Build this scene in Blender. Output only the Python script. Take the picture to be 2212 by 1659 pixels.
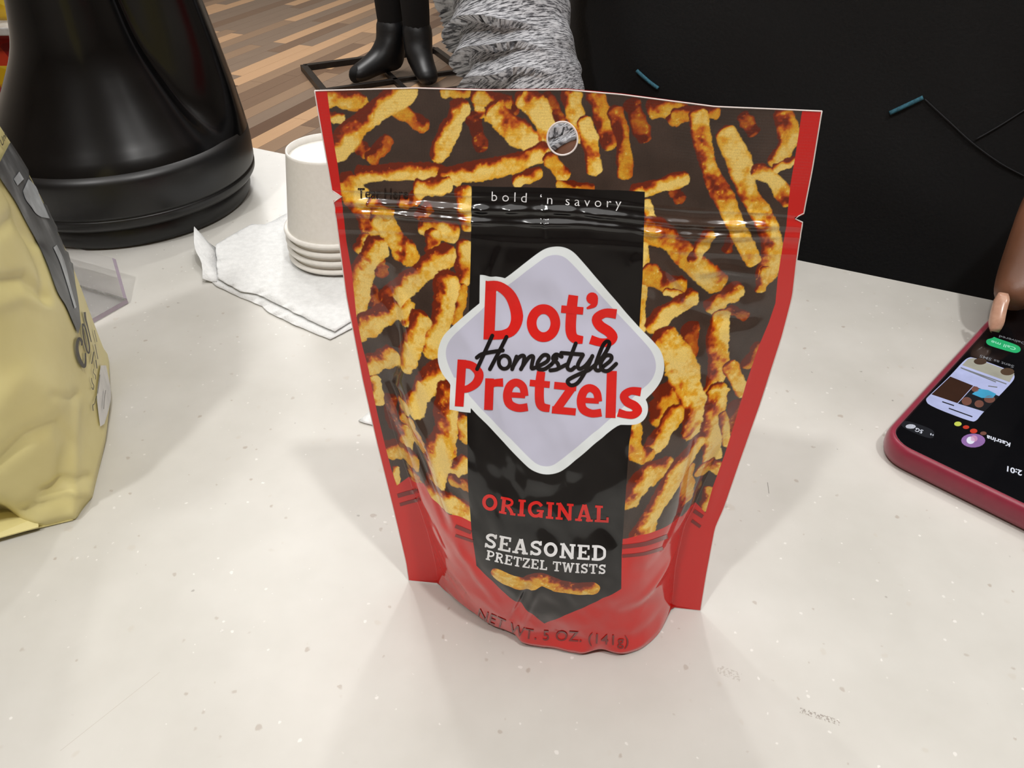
import bpy, bmesh, math, random
import numpy as np
from mathutils import Vector, Matrix, noise as mnoise
from mathutils.bvhtree import BVHTree

random.seed(7)
rng = np.random.default_rng(11)
for o in list(bpy.data.objects):
    bpy.data.objects.remove(o)
SC = bpy.context.scene
COL = SC.collection
SC.unit_settings.scale_length = 0.69

# ------------------------------------------------------------------ camera
F, CX, CY = 1662.0, 1106.0, 829.5
PITCH = math.radians(38.0)
CAMZ = 0.31
cam_d = bpy.data.cameras.new('camera')
cam_d.sensor_fit = 'HORIZONTAL'; cam_d.sensor_width = 36.0
cam_d.lens = F / 2212.0 * 36.0
cam_d.clip_start = 0.01; cam_d.clip_end = 50
cam = bpy.data.objects.new('camera', cam_d); COL.objects.link(cam)
cam.location = (0, 0, CAMZ); cam.rotation_euler = (math.pi / 2 - PITCH, 0, 0)
SC.camera = cam

# ------------------------------------------------------------------ world, lights, exposure
w = bpy.data.worlds.new('world'); SC.world = w; w.use_nodes = True
w.node_tree.nodes['Background'].inputs[0].default_value = (0.9, 0.92, 1.0, 1)
w.node_tree.nodes['Background'].inputs[1].default_value = 0.15
SC.view_settings.view_transform = 'Standard'
SC.view_settings.look = 'None'
SC.view_settings.gamma = 1.0
SC.view_settings.use_curve_mapping = False
SC.view_settings.exposure = 0.0

def area(name, loc, size, energy, color=(1, 0.985, 0.965)):
    l = bpy.data.lights.new(name, 'AREA'); l.energy = energy; l.color = color
    l.shape = 'RECTANGLE'; l.size = size[0]; l.size_y = size[1]
    o = bpy.data.objects.new(name, l); COL.objects.link(o); o.location = loc
    return o
CEIL = 2.75
area('ceiling_lamp_near_right', (0.65, -0.45, CEIL - .02), (0.14, 0.14), 27)
area('ceiling_lamp_near_left', (-0.95, -0.75, CEIL - .02), (0.14, 0.14), 27)
area('ceiling_lamp_far', (0.10, 2.1, CEIL - .02), (0.14, 0.14), 17)
area('ceiling_lamp_far_left', (-0.95, 2.3, CEIL - .02), (0.14, 0.14), 17)
area('ceiling_fill', (0.2, 0.9, CEIL - .02), (3.2, 3.2), 56)  # added broad soft fill, standing in for many ceiling lamps
area('ceiling_lamp_deep', (-1.4, 5.8, CEIL - .02), (1.4, 1.4), 170)

# ------------------------------------------------------------------ measuring helpers (photo -> place)
sp, cp = math.sin(PITCH), math.cos(PITCH)
CAM = np.array([0.0, 0.0, CAMZ])
def ray(x, y):
    dx, dy = (x - CX) / F, -(y - CY) / F
    return np.array([dx, cp + dy * sp, -sp + dy * cp])
def on_z(x, y, z=0.0):
    d = ray(x, y); return CAM + d * ((z - CAMZ) / d[2])
def on_y(x, y, Y):
    d = ray(x, y); return CAM + d * (Y / d[1])
def project(P):
    P = np.asarray(P) - CAM
    dep = P[..., 1] * cp - P[..., 2] * sp
    up = P[..., 1] * sp + P[..., 2] * cp
    return CX + F * P[..., 0] / dep, CY - F * up / dep

# ------------------------------------------------------------------ materials
def lin(c):
    c = [v / 255.0 for v in c]
    return tuple((v / 12.92 if v <= 0.04045 else ((v + 0.055) / 1.055) ** 2.4) for v in c) + (1.0,)
class NT:
    def __init__(s, name):
        s.m = bpy.data.materials.new(name); s.m.use_nodes = True
        s.t = s.m.node_tree; s.b = s.t.nodes['Principled BSDF']
    def n(s, typ, **kw):
        nd = s.t.nodes.new(typ)
        for k, v in kw.items():
            if k.startswith('i_'):
                key = k[2:]
                nd.inputs[int(key) if key.isdigit() else key.replace('_', ' ')].default_value = v
            else: setattr(nd, k, v)
        return nd
    def l(s, a, b): s.t.links.new(a, b)
    def ramp(s, fac, stops, interp='LINEAR'):
        r = s.n('ShaderNodeValToRGB'); r.color_ramp.interpolation = interp
        e = r.color_ramp.elements
        while len(e) < len(stops): e.new(0.5)
        for k, (p, c) in enumerate(stops):
            e[k].position = p; e[k].color = c
        s.l(fac, r.inputs[0]); return r.outputs[0]
    def mix(s, fac, a, b, blend='MIX'):
        m = s.n('ShaderNodeMix', data_type='RGBA', blend_type=blend)
        for sock, v in ((m.inputs[0], fac), (m.inputs[6], a), (m.inputs[7], b)):
            if hasattr(v, 'is_output'): s.l(v, sock)
            else: sock.default_value = v
        return m.outputs[2]
    def math(s, op, a, b=0.0, c=None):
        m = s.n('ShaderNodeMath', operation=op)
        for k, v in enumerate((a, b) if c is None else (a, b, c)):
            if hasattr(v, 'is_output'): s.l(v, m.inputs[k])
            else: m.inputs[k].default_value = v
        return m.outputs[0]
    def coord(s, which='Object', scale=(1, 1, 1), rot=(0, 0, 0), loc=(0, 0, 0)):
        tc = s.n('ShaderNodeTexCoord'); mp = s.n('ShaderNodeMapping')
        mp.inputs['Scale'].default_value = scale; mp.inputs['Rotation'].default_value = rot; mp.inputs['Location'].default_value = loc
        s.l(tc.outputs[which], mp.inputs[0]); return mp.outputs[0]
    def noise(s, vec, scale, detail=4, rough=0.55):
        nd = s.n('ShaderNodeTexNoise'); nd.inputs['Scale'].default_value = scale
        nd.inputs['Detail'].default_value = detail; nd.inputs['Roughness'].default_value = rough
        s.l(vec, nd.inputs['Vector']); return nd.outputs[0]
    def bump(s, h, strength, dist):
        b = s.n('ShaderNodeBump'); b.inputs['Strength'].default_value = strength; b.inputs['Distance'].default_value = dist
        s.l(h, b.inputs['Height']); s.l(b.outputs[0], s.b.inputs['Normal'])
    def set(s, **kw):
        for k, v in kw.items(): s.b.inputs[k.replace('_', ' ')].default_value = v
        return s
def plain(name, rgb, rough=0.5, grain=0.06, scale=60, bump=0.0, **kw):
    t = NT(name); c = t.coord()
    f = t.noise(c, scale)
    base = lin(rgb)
    lo = tuple(v * (1 - grain * 2) for v in base[:3]) + (1,); hi = tuple(min(1, v * (1 + grain * 2)) for v in base[:3]) + (1,)
    t.l(t.ramp(f, [(0.3, lo), (0.7, hi)]), t.b.inputs['Base Color'])
    t.b.inputs['Roughness'].default_value = rough
    if bump: t.bump(f, 0.5, bump)
    for k, v in kw.items(): t.b.inputs[k.replace('_', ' ')].default_value = v
    return t.m

# ------------------------------------------------------------------ mesh helpers
def link(name, me, mat=None, parent=None, smooth=False):
    o = bpy.data.objects.new(name, me); COL.objects.link(o)
    if mat is not None:
        for m in (mat if isinstance(mat, (list, tuple)) else [mat]): me.materials.append(m)
    if smooth: me.polygons.foreach_set('use_smooth', [True] * len(me.polygons))
    if parent is not None: o.parent = parent
    return o
def pyd(name, v, f, mat=None, parent=None, smooth=False):
    me = bpy.data.meshes.new(name); me.from_pydata([tuple(map(float, p)) for p in v], [], f); me.update()
    return link(name, me, mat, parent, smooth)
def from_bm(name, bm, mat=None, parent=None, smooth=False):
    me = bpy.data.meshes.new(name); bmesh.ops.recalc_face_normals(bm, faces=bm.faces[:]); bm.to_mesh(me); bm.free()
    return link(name, me, mat, parent, smooth)
def tag(o, label, cat, group=None, kind=None):
    if label: o['label'] = label
    if cat: o['category'] = cat
    if group: o['group'] = group
    if kind: o['kind'] = kind
    return o
def thing(name, label, cat, group=None, loc=(0, 0, 0)):
    o = bpy.data.objects.new(name, None); COL.objects.link(o); o.location = loc
    o.empty_display_size = 0.02
    return tag(o, label, cat, group)
def rel(o, root):
    """parent o (built in world space) under root at root.location"""
    o.parent = root; o.matrix_parent_inverse = Matrix.Translation(root.location).inverted(); return o
def box_bm(bm, c, s, rot=None, bevel=0.0):
    r = bmesh.ops.create_cube(bm, size=1.0); vs = r['verts']
    for v in vs:
        p = Vector((v.co.x * s[0], v.co.y * s[1], v.co.z * s[2]))
        if rot is not None: p = rot @ p
        v.co = p + Vector(c)
    if bevel:
        es = list({e for v in vs for e in v.link_edges})
        bmesh.ops.bevel(bm, geom=es, offset=bevel, segments=2, affect='EDGES', profile=0.5)
def bar_bm(bm, a, b, wdt, hgt, bevel=0.002):
    a, b = Vector(a), Vector(b); d = b - a
    q = d.to_track_quat('X', 'Z').to_matrix()
    box_bm(bm, (a + b) / 2, (d.length, wdt, hgt), q, bevel)
def loft(rings, closed=True, cap0=False, cap1=False):
    n = len(rings[0]); v = [p for r in rings for p in r]; f = []
    for k in range(len(rings) - 1):
        for i in range(n if closed else n - 1):
            j = (i + 1) % n
            f.append((k * n + i, k * n + j, (k + 1) * n + j, (k + 1) * n + i))
    if cap0: f.append(tuple(reversed(range(n))))
    if cap1: f.append(tuple(range((len(rings) - 1) * n, len(rings) * n)))
    return v, f
def lathe(profile, n=64, center=(0, 0, 0), rmod=None):
    rings = []
    for r, z in profile:
        ring = []
        for i in range(n):
            a = 2 * math.pi * i / n
            rr = r if rmod is None else rmod(r, z, a)
            ring.append((center[0] + rr * math.cos(a), center[1] + rr * math.sin(a), center[2] + z))
        rings.append(ring)
    return loft(rings)
def catmull(pts, m=8, closed=False):
    P = [np.asarray(p, float) for p in pts]; n = len(P)
    if n == 2: return [P[0] + (P[1] - P[0]) * t for t in np.linspace(0, 1, m + 1)]
    out = []
    for k in range(n if closed else n - 1):
        if closed: p0, p1, p2, p3 = P[(k - 1) % n], P[k], P[(k + 1) % n], P[(k + 2) % n]
        else: p0, p1, p2, p3 = P[max(k - 1, 0)], P[k], P[k + 1], P[min(k + 2, n - 1)]
        for j in range(m):
            t = j / m
            out.append(0.5 * (2 * p1 + (p2 - p0) * t + (2 * p0 - 5 * p1 + 4 * p2 - p3) * t * t + (3 * p1 - p0 - 3 * p2 + p3) * t ** 3))
    if not closed: out.append(P[-1])
    return out
def tube(path, radii, n=16, fold=None, squash=1.0):
    path = [Vector(p) for p in path]; rings = []
    up = Vector((0, 0, 1))
    tprev = None; ref = None
    for k, p in enumerate(path):
        t = (path[min(k + 1, len(path) - 1)] - path[max(k - 1, 0)]).normalized()
        if ref is None:
            ref = t.orthogonal().normalized()
            alt = up - t * up.dot(t)
            if alt.length > 0.2: ref = alt.normalized()
        else:
            ref = (ref - t * ref.dot(t)).normalized()
        s = t.cross(ref)
        r = radii[k] if hasattr(radii, '__len__') else radii
        ring = []
        for i in range(n):
            a = 2 * math.pi * i / n
            dr = ref * math.cos(a) * squash + s * math.sin(a)
            rr = r + ((fold(k / (len(path) - 1), a, dr) if fold.__code__.co_argcount == 3 else fold(k / (len(path) - 1), a)) if fold else 0.0)
            ring.append(tuple(p + dr * rr))
        rings.append(ring)
    return loft(rings, True, True, True)
def skin_mesh(name, nodes, edges, root, sub=2):
    """nodes: {key:(pos,(rx,ry))} -> one continuous surface grown with a Skin modifier"""
    keys = list(nodes); idx = {k: i for i, k in enumerate(keys)}
    me = bpy.data.meshes.new(name); me.from_pydata([tuple(map(float, nodes[k][0])) for k in keys], [(idx[a], idx[b]) for a, b in edges], [])
    o = bpy.data.objects.new(name, me); COL.objects.link(o)
    o.modifiers.new('skin', 'SKIN')
    if not me.skin_vertices: me.skin_vertices.new()
    for k in keys:
        r = nodes[k][1]; r = (r, r) if not hasattr(r, '__len__') else r
        sv = me.skin_vertices[0].data[idx[k]]; sv.radius = r; sv.use_root = (k == root)
    s = o.modifiers.new('sub', 'SUBSURF'); s.levels = sub; s.render_levels = sub
    dg = bpy.context.evaluated_depsgraph_get()
    m2 = bpy.data.meshes.new_from_object(o.evaluated_get(dg)); m2.name = name
    bpy.data.objects.remove(o); bpy.data.meshes.remove(me)
    return m2
def bvh_of(o):
    me = o.data; mw = o.matrix_basis
    return BVHTree.FromPolygons([mw @ v.co for v in me.vertices], [tuple(p.vertices) for p in me.polygons])
def cast(bvh, x, y, off=0.0):
    d = Vector(ray(x, y)).normalized()
    loc, nrm, idx, dist = bvh.ray_cast(Vector(CAM), d)
    if loc is None: return None
    if nrm.dot(d) > 0: nrm = -nrm
    return loc + nrm * off

# ================================================================== SETTING
M_wall = plain('painted_wall', (206, 200, 190), 0.8)
M_ceil = plain('ceiling_paint', (225, 223, 218), 0.9)
FZ = -1.37
def shell(name, c, s, mat):
    bm = bmesh.new(); box_bm(bm, c, s); o = from_bm(name, bm, mat); o['kind'] = 'structure'; return o
e1 = on_z(488, 163, FZ); e2 = on_z(770, 47, FZ)
fd = (e2 - e1)[:2]; fd /= np.linalg.norm(fd); fn = np.array([-fd[1], fd[0]])
def floor_material():
    t = NT('wood_strip_floor'); c = t.coord('Object', (1, 1, 1), (0, 0, -math.atan2(fd[1], fd[0])))
    b = t.n('ShaderNodeTexBrick', offset=.37, squash=1.0)
    b.inputs['Color1'].default_value = (0, 0, 0, 1); b.inputs['Color2'].default_value = (1, 1, 1, 1); b.inputs['Mortar'].default_value = (.2, .2, .2, 1)
    b.inputs['Scale'].default_value = 1.0; b.inputs['Mortar Size'].default_value = .0008; b.inputs['Brick Width'].default_value = 1.2; b.inputs['Row Height'].default_value = .125
    t.l(c, b.inputs['Vector'])
    s_ = t.n('ShaderNodeSeparateColor'); t.l(b.outputs['Color'], s_.inputs[0])
    col = t.ramp(s_.outputs[0], [(0, lin((182, 144, 108))), (.25, lin((118, 98, 82))), (.5, lin((136, 112, 90))), (.7, lin((108, 86, 68))), (.88, lin((196, 158, 120)))], 'CONSTANT')
    c2 = t.coord('Object', (1.2, 22, 1), (0, 0, -math.atan2(fd[1], fd[0]))); g = t.noise(c2, 3, 5)
    t.l(t.mix(t.math('MULTIPLY', g, .5), col, lin((96, 76, 60))), t.b.inputs['Base Color']); t.set(Roughness=.38); return t.m
floor_mat = floor_material()
floor = shell('floor', (0, 3.2, FZ - .06), (11.0, 14.0, 0.1), floor_mat)
zc = (CEIL + FZ) / 2
shell('ceiling', (0, 3.2, CEIL + .05), (11.0, 14.0, 0.1), M_ceil)
shell('wall_left', (-5.55, 3.2, zc), (.1, 14.0, CEIL - FZ), M_wall)
shell('wall_right', (5.55, 3.2, zc), (.1, 14.0, CEIL - FZ), M_wall)
shell('wall_back', (0, 10.25, zc), (11.0, .1, CEIL - FZ), M_wall)
shell('wall_front', (0, -3.85, zc), (11.0, .1, CEIL - FZ), M_wall)

# ---- wood strip floor: every strip in view is a piece of its own
def wood(name, a, b):
    t = NT(name); oi = t.n('ShaderNodeObjectInfo')
    c = t.coord('Object', (1.2, 22, 1))
    add = t.n('ShaderNodeVectorMath', operation='ADD'); t.l(c, add.inputs[0])
    mul = t.n('ShaderNodeVectorMath', operation='SCALE'); t.l(oi.outputs['Location'], mul.inputs[0]); mul.inputs['Scale'].default_value = 7.3
    t.l(mul.outputs[0], add.inputs[1])
    f = t.noise(add.outputs[0], 3.0, 6, 0.6)
    col = t.ramp(f, [(0.25, lin(a)), (0.75, lin(b))])
    t.l(col, t.b.inputs['Base Color']); t.set(Roughness=0.38); t.bump(f, 0.2, 0.001)
    return t.m
WOODS = [wood('wood_tan', (182, 144, 108), (208, 170, 132)), wood('wood_brown', (108, 86, 68), (134, 108, 88)),
         wood('wood_grey_brown', (118, 100, 86), (144, 124, 106)), wood('wood_mid', (136, 110, 88), (160, 132, 106)),
         wood('wood_dark', (84, 62, 48), (112, 85, 66))]
e1 = on_z(488, 163, FZ); e2 = on_z(770, 47, FZ)
fd = (e2 - e1)[:2]; fd /= np.linalg.norm(fd); fn = np.array([-fd[1], fd[0]])
strip_me = {}
for k, mt in enumerate(WOODS):
    bm = bmesh.new(); box_bm(bm, (0, 0, 0), (1, 1, .01)); me = bpy.data.meshes.new('plank'); bm.to_mesh(me); bm.free()
    me.materials.append(mt); strip_me[k] = me
corners = [on_z(x, y, FZ)[:2] for x, y in ((400, -90), (1060, -90), (1060, 360), (400, 360))]
aa = [c @ fd for c in corners]; nn_ = [c @ fn for c in corners]
PW = 0.125
rows = np.arange(min(nn_) - .2, max(nn_) + .2, PW)
cnt = 0
rf = math.atan2(fd[1], fd[0])
for rr in rows:
    s = min(aa) - random.random()
    while s < max(aa) + .3:
        L = random.uniform(0.75, 1.7)
        c = fd * (s + L / 2) + fn * rr
        px, py = project(np.array([c[0], c[1], FZ]))
        a0 = project(np.append(fd * s + fn * rr, FZ)); a1 = project(np.append(fd * (s + L) + fn * rr, FZ))
        lo, hi = min(a0[0], a1[0]), max(a0[0], a1[0]); lt, lb = min(a0[1], a1[1]), max(a0[1], a1[1])
        if hi > 400 and lo < 1040 and lb > -40 and lt < 350 and cnt < 298:
            k = random.choices(range(5), (2.4, 2.6, 3.2, 2.8, 0.8))[0]
            o = bpy.data.objects.new('plank', strip_me[k]); COL.objects.link(o); o.parent = floor
            o.location = (c[0], c[1], FZ - .005); o.rotation_euler = (0, 0, rf); o.scale = (L - .002, PW - .0015, 1)
            cnt += 1
        s += L

# ---- counter
def counter_material():
    t = NT('speckled_solid_surface')
    c = t.coord()
    m1 = t.noise(c, 14, 5); m2 = t.noise(c, 90, 3)
    base = t.ramp(m1, [(0.3, lin((193, 191, 184))), (0.7, lin((207, 205, 199)))])
    base = t.mix(t.math('MULTIPLY', m2, 0.10), base, lin((196, 188, 178)))
    def flecks(scale, thr, soft, col, seed, pick, base):
        thr *= .92; soft *= .92
        v = t.n('ShaderNodeTexVoronoi', feature='F1'); v.inputs['Scale'].default_value = scale
        mp = t.n('ShaderNodeMapping'); mp.inputs['Location'].default_value = (seed, seed * 1.7, 0)
        t.l(c, mp.inputs[0])
        wob = t.n('ShaderNodeTexNoise'); wob.inputs['Scale'].default_value = scale * 2.2
        t.l(mp.outputs[0], wob.inputs['Vector'])
        ad = t.n('ShaderNodeVectorMath', operation='MULTIPLY_ADD')
        t.l(wob.outputs['Color'], ad.inputs[0]); ad.inputs[1].default_value = (0.35 / scale,) * 3; t.l(mp.outputs[0], ad.inputs[2])
        t.l(ad.outputs[0], v.inputs['Vector'])
        sep = t.n('ShaderNodeSeparateColor'); t.l(v.outputs['Color'], sep.inputs[0])
        gate = t.math('GREATER_THAN', sep.outputs[0], pick)
        size = t.math('MULTIPLY_ADD', sep.outputs[1], thr, thr * 0.35)
        mr = t.n('ShaderNodeMapRange', interpolation_type='SMOOTHSTEP')
        t.l(v.outputs['Distance'], mr.inputs['Value']); t.l(t.math('SUBTRACT', size, soft), mr.inputs['From Min']); t.l(size, mr.inputs['From Max'])
        mr.inputs['To Min'].default_value = 1; mr.inputs['To Max'].default_value = 0
        fac = t.math('MULTIPLY', t.math('MULTIPLY', mr.outputs[0], gate), t.math('MULTIPLY_ADD', sep.outputs[2], 0.6, 0.25))
        return t.mix(fac, base, col)
    base = flecks(110, 0.16, 0.09, lin((138, 114, 94)), 3.1, 0.55, base)
    base = flecks(70, 0.16, 0.10, lin((190, 182, 170)), 9.4, 0.45, base)
    base = flecks(95, 0.09, 0.05, lin((80, 68, 60)), 1.7, 0.70, base)
    base = flecks(210, 0.18, 0.08, lin((250, 248, 244)), 5.2, 0.72, base)
    # scuffs and a scratch, each with a place of its own
    pos = t.n('ShaderNodeSeparateXYZ'); t.l(c, pos.inputs[0])
    def seg(p, q, half, col, amt, grain, base):
        a, b = on_z(*p), on_z(*q); d = b - a; L = float(np.linalg.norm(d)); d = d / L
        X = t.math('SUBTRACT', pos.outputs[0], float(a[0])); Y = t.math('SUBTRACT', pos.outputs[1], float(a[1]))
        s = t.math('ADD', t.math('MULTIPLY', X, float(d[0])), t.math('MULTIPLY', Y, float(d[1])))
        u = t.math('ABSOLUTE', t.math('SUBTRACT', t.math('MULTIPLY', X, float(d[1])), t.math('MULTIPLY', Y, float(d[0]))))
        ins = t.math('MULTIPLY', t.math('GREATER_THAN', s, 0.0), t.math('LESS_THAN', s, L))
        ins = t.math('MULTIPLY', ins, t.math('LESS_THAN', u, half))
        if grain: ins = t.math('MULTIPLY', ins, t.math('GREATER_THAN', t.noise(c, 900, 2), 0.52))
        return t.mix(t.math('MULTIPLY', ins, amt), base, col)
    base = seg((130, 1622), (345, 1452), 0.00012, lin((170, 160, 150)), 0.55, False, base)
    base = seg((1728, 1534), (1816, 1562), 0.0013, lin((120, 108, 98)), 0.6, True, base)
    base = seg((1550, 1444), (1600, 1464), 0.0022, lin((165, 158, 148)), 0.5, True, base)
    base = seg((1658, 1042), (1661, 1066), 0.0002, lin((80, 74, 70)), 0.6, False, base)
    t.l(base, t.b.inputs['Base Color']); t.set(Roughness=0.38)
    t.b.inputs['Specular IOR Level'].default_value = 0.4
    return t.m
M_counter = counter_material()
E1, E2 = on_z(556, 318), on_z(2150, 646)
ED = (E2 - E1) / np.linalg.norm(E2 - E1); EN = np.array([ED[1], -ED[0], 0])   # EN points to the camera side
cl, cr = E1 - ED * 1.0, E2 + ED * 0.75
poly = [cl, cr, cr + EN * 1.15, cl + EN * 1.45]
root = thing('counter', 'speckled off-white solid counter that everything stands on', 'counter', loc=(0, 0.2, FZ))
bm = bmesh.new()
top = [bm.verts.new((p[0], p[1], 0)) for p in poly]; bot = [bm.verts.new((p[0], p[1], -.038)) for p in poly]
bm.faces.new(top); bm.faces.new(bot[::-1])
for i in range(4): bm.faces.new((top[i], bot[i], bot[(i + 1) % 4], top[(i + 1) % 4]))
bmesh.ops.bevel(bm, geom=bm.edges[:], offset=.003, segments=3, affect='EDGES')
rel(from_bm('worktop', bm, M_counter), root)
bm = bmesh.new()
pin = [cl + EN * .25 + ED * .2, cr + EN * .25 - ED * .2, cr + EN * 1.0 - ED * .2, cl + EN * 1.2 + ED * .2]
t2 = [bm.verts.new((p[0], p[1], -.038)) for p in pin]; b2 = [bm.verts.new((p[0], p[1], FZ)) for p in pin]
bm.faces.new(t2); bm.faces.new(b2[::-1])
for i in range(4): bm.faces.new((t2[i], b2[i], b2[(i + 1) % 4], t2[(i + 1) % 4]))
rel(from_bm('cabinet_base', bm, plain('cabinet_laminate', (58, 52, 48), 0.5)), root)
# ================================================================== SNACK POUCH
def smooth(a, b, x):
    t = np.clip((x - a) / (b - a), 0, 1); return t * t * (3 - 2 * t)
def pinterp(x, xs, ys):
    """smooth monotone-ish interpolation"""
    x = np.asarray(x, float); xs = np.asarray(xs, float); ys = np.asarray(ys, float)
    m = np.gradient(ys, xs)
    i = np.clip(np.searchsorted(xs, x) - 1, 0, len(xs) - 2)
    h = xs[i + 1] - xs[i]; t = np.clip((x - xs[i]) / h, 0, 1)
    return ((2 * t ** 3 - 3 * t ** 2 + 1) * ys[i] + (t ** 3 - 2 * t ** 2 + t) * h * m[i]
            + (-2 * t ** 3 + 3 * t ** 2) * ys[i + 1] + (t ** 3 - t ** 2) * h * m[i + 1])
def vnoise(X, Y, scale, seed, octaves=3, rough=0.5):
    """value noise on plane coordinates"""
    r = np.random.default_rng(seed); out = np.zeros_like(X); amp = 1.0; tot = 0
    for o in range(octaves):
        G = r.random((64, 64)); x = X * scale * 2 ** o + 13.7 * o; y = Y * scale * 2 ** o + 5.1 * o
        xi = np.floor(x).astype(int); yi = np.floor(y).astype(int); fx = x - xi; fy = y - yi
        fx = fx * fx * (3 - 2 * fx); fy = fy * fy * (3 - 2 * fy)
        g = lambda a, b: G[(xi + a) % 64, (yi + b) % 64]
        out += amp * ((g(0, 0) * (1 - fx) + g(1, 0) * fx) * (1 - fy) + (g(0, 1) * (1 - fx) + g(1, 1) * fx) * fy)
        tot += amp; amp *= rough
    return out / tot
PL, PR = on_z(883, 1255), on_z(1513, 1320)
PO = (PL + PR) / 2
BX = (PR - PL) / np.linalg.norm(PR - PL); BY = np.array([-BX[1], BX[0], 0.0])
LEAN = math.tan(math.radians(8.0))
BU = np.array([0, 0, 1.0]) + BY * LEAN; BU /= np.linalg.norm(BU); BN = np.cross(BX, BU)   # BN points to the viewer side
if BN @ (CAM - PO) < 0: BN = -BN
def seal_xy(x, y):
    d = ray(x, y); P = CAM + d * (((PO - CAM) @ BN) / (d @ BN)) - PO
    return P @ BX, P @ BU
lefts = [(883, 1255), (877, 1215), (850, 1100), (815, 960), (783, 820), (760, 700), (748, 640), (735, 540), (722, 440), (708, 360), (693, 275), (680, 201)]
rights = [(1513, 1320), (1526, 1240), (1545, 1140), (1563, 1100), (1601, 990), (1640, 880), (1690, 725), (1712, 640), (1721, 560), (1738, 450), (1754, 370), (1776, 235)]
LX, LH = np.array([seal_xy(*p) for p in lefts]).T; RX, RH = np.array([seal_xy(*p) for p in rights]).T
HT = float((LH[-1] + RH[-1]) / 2)
LH[0] = RH[0] = 0.0
def gauss_smooth(a, n):
    k = np.exp(-np.linspace(-2, 2, 2 * n + 1) ** 2); k /= k.sum()
    return np.convolve(np.pad(a, n, mode='edge'), k, 'valid')
hh = np.linspace(0, HT, 400)
XLc = gauss_smooth(np.interp(hh, LH, LX), 10); XRc = gauss_smooth(np.interp(hh, RH, RX), 10)
h_zip = [seal_xy(1200, y)[1] / HT for y in (438, 463, 486, 521)]
notchL = seal_xy(728, 424)[1]; notchR = seal_xy(1740, 472)[1]
hole_c = None
def surf(u, v, side=1.0, detail=True):
    """film surface; u across the seal plane (-1..1), v up (0..1); side=1 front panel, -1 back panel"""
    h = v * HT
    xl = np.interp(h, hh, XLc); xr = np.interp(h, hh, XRc)
    nl = np.clip(1 - np.abs(h - notchL) / .0016, 0, 1) ** .7 * .0034; nr = np.clip(1 - np.abs(h - notchR) / .0011, 0, 1) ** .5 * .0030
    x = xl + (xr - xl) * (u + 1) / 2
    x = x + nl * np.exp(-((x - xl) / .004) ** 2) - nr * np.exp(-((xr - x) / .004) ** 2)
    B = pinterp(v, [0, .08, .22, .36, .5, .62, .70, .76, .85, 1], [.028, .033, .037, .034, .026, .0145, .0075, .0045, .0016, .0006])
    ufl = pinterp(v, [0, .12, .3, .5, .7, 1], [.79, .80, .86, .92, .945, .95]); ufr = pinterp(v, [0, .12, .3, .5, .7, 1], [.81, .80, .84, .91, .935, .94])
    s = np.where(u < 0, -u / ufl, u / ufr); s = np.clip(s, 0, 1)
    aL = pinterp(v, [0, .15, .4, .7, 1], [2.1, 2.6, 2.4, 2.0, 2.0]); aR = pinterp(v, [0, .15, .4, .7, 1], [5.0, 4.0, 2.6, 2.0, 2.0])
    e = pinterp(v, [0, .2, .45, .7, 1], [1.0, .95, 1.15, 1.6, 2.0])
    shp = (1 - s ** np.where(u < 0, aL, aR)) ** e
    D = B * shp * side
    # the free top edge bows away from the viewer
    bow = np.interp((u + 1) / 2, [0, .2, .35, .51, .62, .70, .80, 1], [0, .0075, .0085, .0125, .0095, .0055, .0005, 0])
    k = smooth(.70, 1.0, v)
    D = D - bow * k
    if side > 0 and detail:
        inside = smooth(0.0, .12, 1 - s)
        # press-to-close track and the tear line
        for hc, amp, wd in ((h_zip[0], .0003, .0025), (h_zip[1], .0015, .0058), (h_zip[2], .0011, .0050), (h_zip[3], .0003, .0045)):
            wob = .0004 * np.sin(u * 7 + hc * 40) / HT; amp = amp * (.25 + 1.5 * vnoise(x * 1000, x * 0 + hc * 900, 1 / 7., 5, 2))
            D = D + amp * np.exp(-((v - hc - wob) / wd) ** 2) * (0.35 + .65 * inside)
        X, Y = x * 1000, h * 1000
        below = smooth(h_zip[3] + .01, h_zip[3] - .06, v)
        # soft crinkles of filled film
        n1 = vnoise(X, Y, 1 / 26., 3, 2) - .5; n2 = vnoise(X * 1.3 + Y * .5, Y * .7 - X * .3, 1 / 11., 8, 2) - .5
        D = D + inside * below * (n1 * .0042 + n2 * .0016)
        zz = np.exp(-((v - (h_zip[1] + h_zip[2]) / 2) / .035) ** 2)
        D = D + inside * zz * (vnoise(X, Y * .4, 1 / 5., 21, 2) - .5) * .0005
        for (pts, amp, wd) in RIDGES:
            best = np.full(np.shape(X), 1e9); 
            m = (X > pts[:, 0].min() - 4 * wd) & (X < pts[:, 0].max() + 4 * wd) & (Y > pts[:, 1].min() - 4 * wd) & (Y < pts[:, 1].max() + 4 * wd)
            if not m.any(): continue
            xm, ym = X[m], Y[m]; bd = np.full(xm.shape, 1e9); bt = np.zeros(xm.shape); n = len(pts) - 1
            for q in range(n):
                a, b = pts[q], pts[q + 1]; d = b - a
                t = np.clip(((xm - a[0]) * d[0] + (ym - a[1]) * d[1]) / (d @ d), 0, 1)
                dd = np.hypot(xm - a[0] - t * d[0], ym - a[1] - t * d[1]); c = dd < bd
                bd[c] = dd[c]; bt[c] = (q + t[c]) / n
            D[m] += amp * np.exp(-(bd / wd) ** 2) * np.sin(np.pi * np.clip(bt * .9 + .05, 0, 1)) ** .6
        # tuck under the front edge
        D = D + smooth(.06, 0, v) * inside * (.0035 * smooth(-.016, -.011, x) - .0035 * smooth(.012, .03, x) * 0 - .004 * np.exp(-((x - .024) / .006) ** 2))
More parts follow.
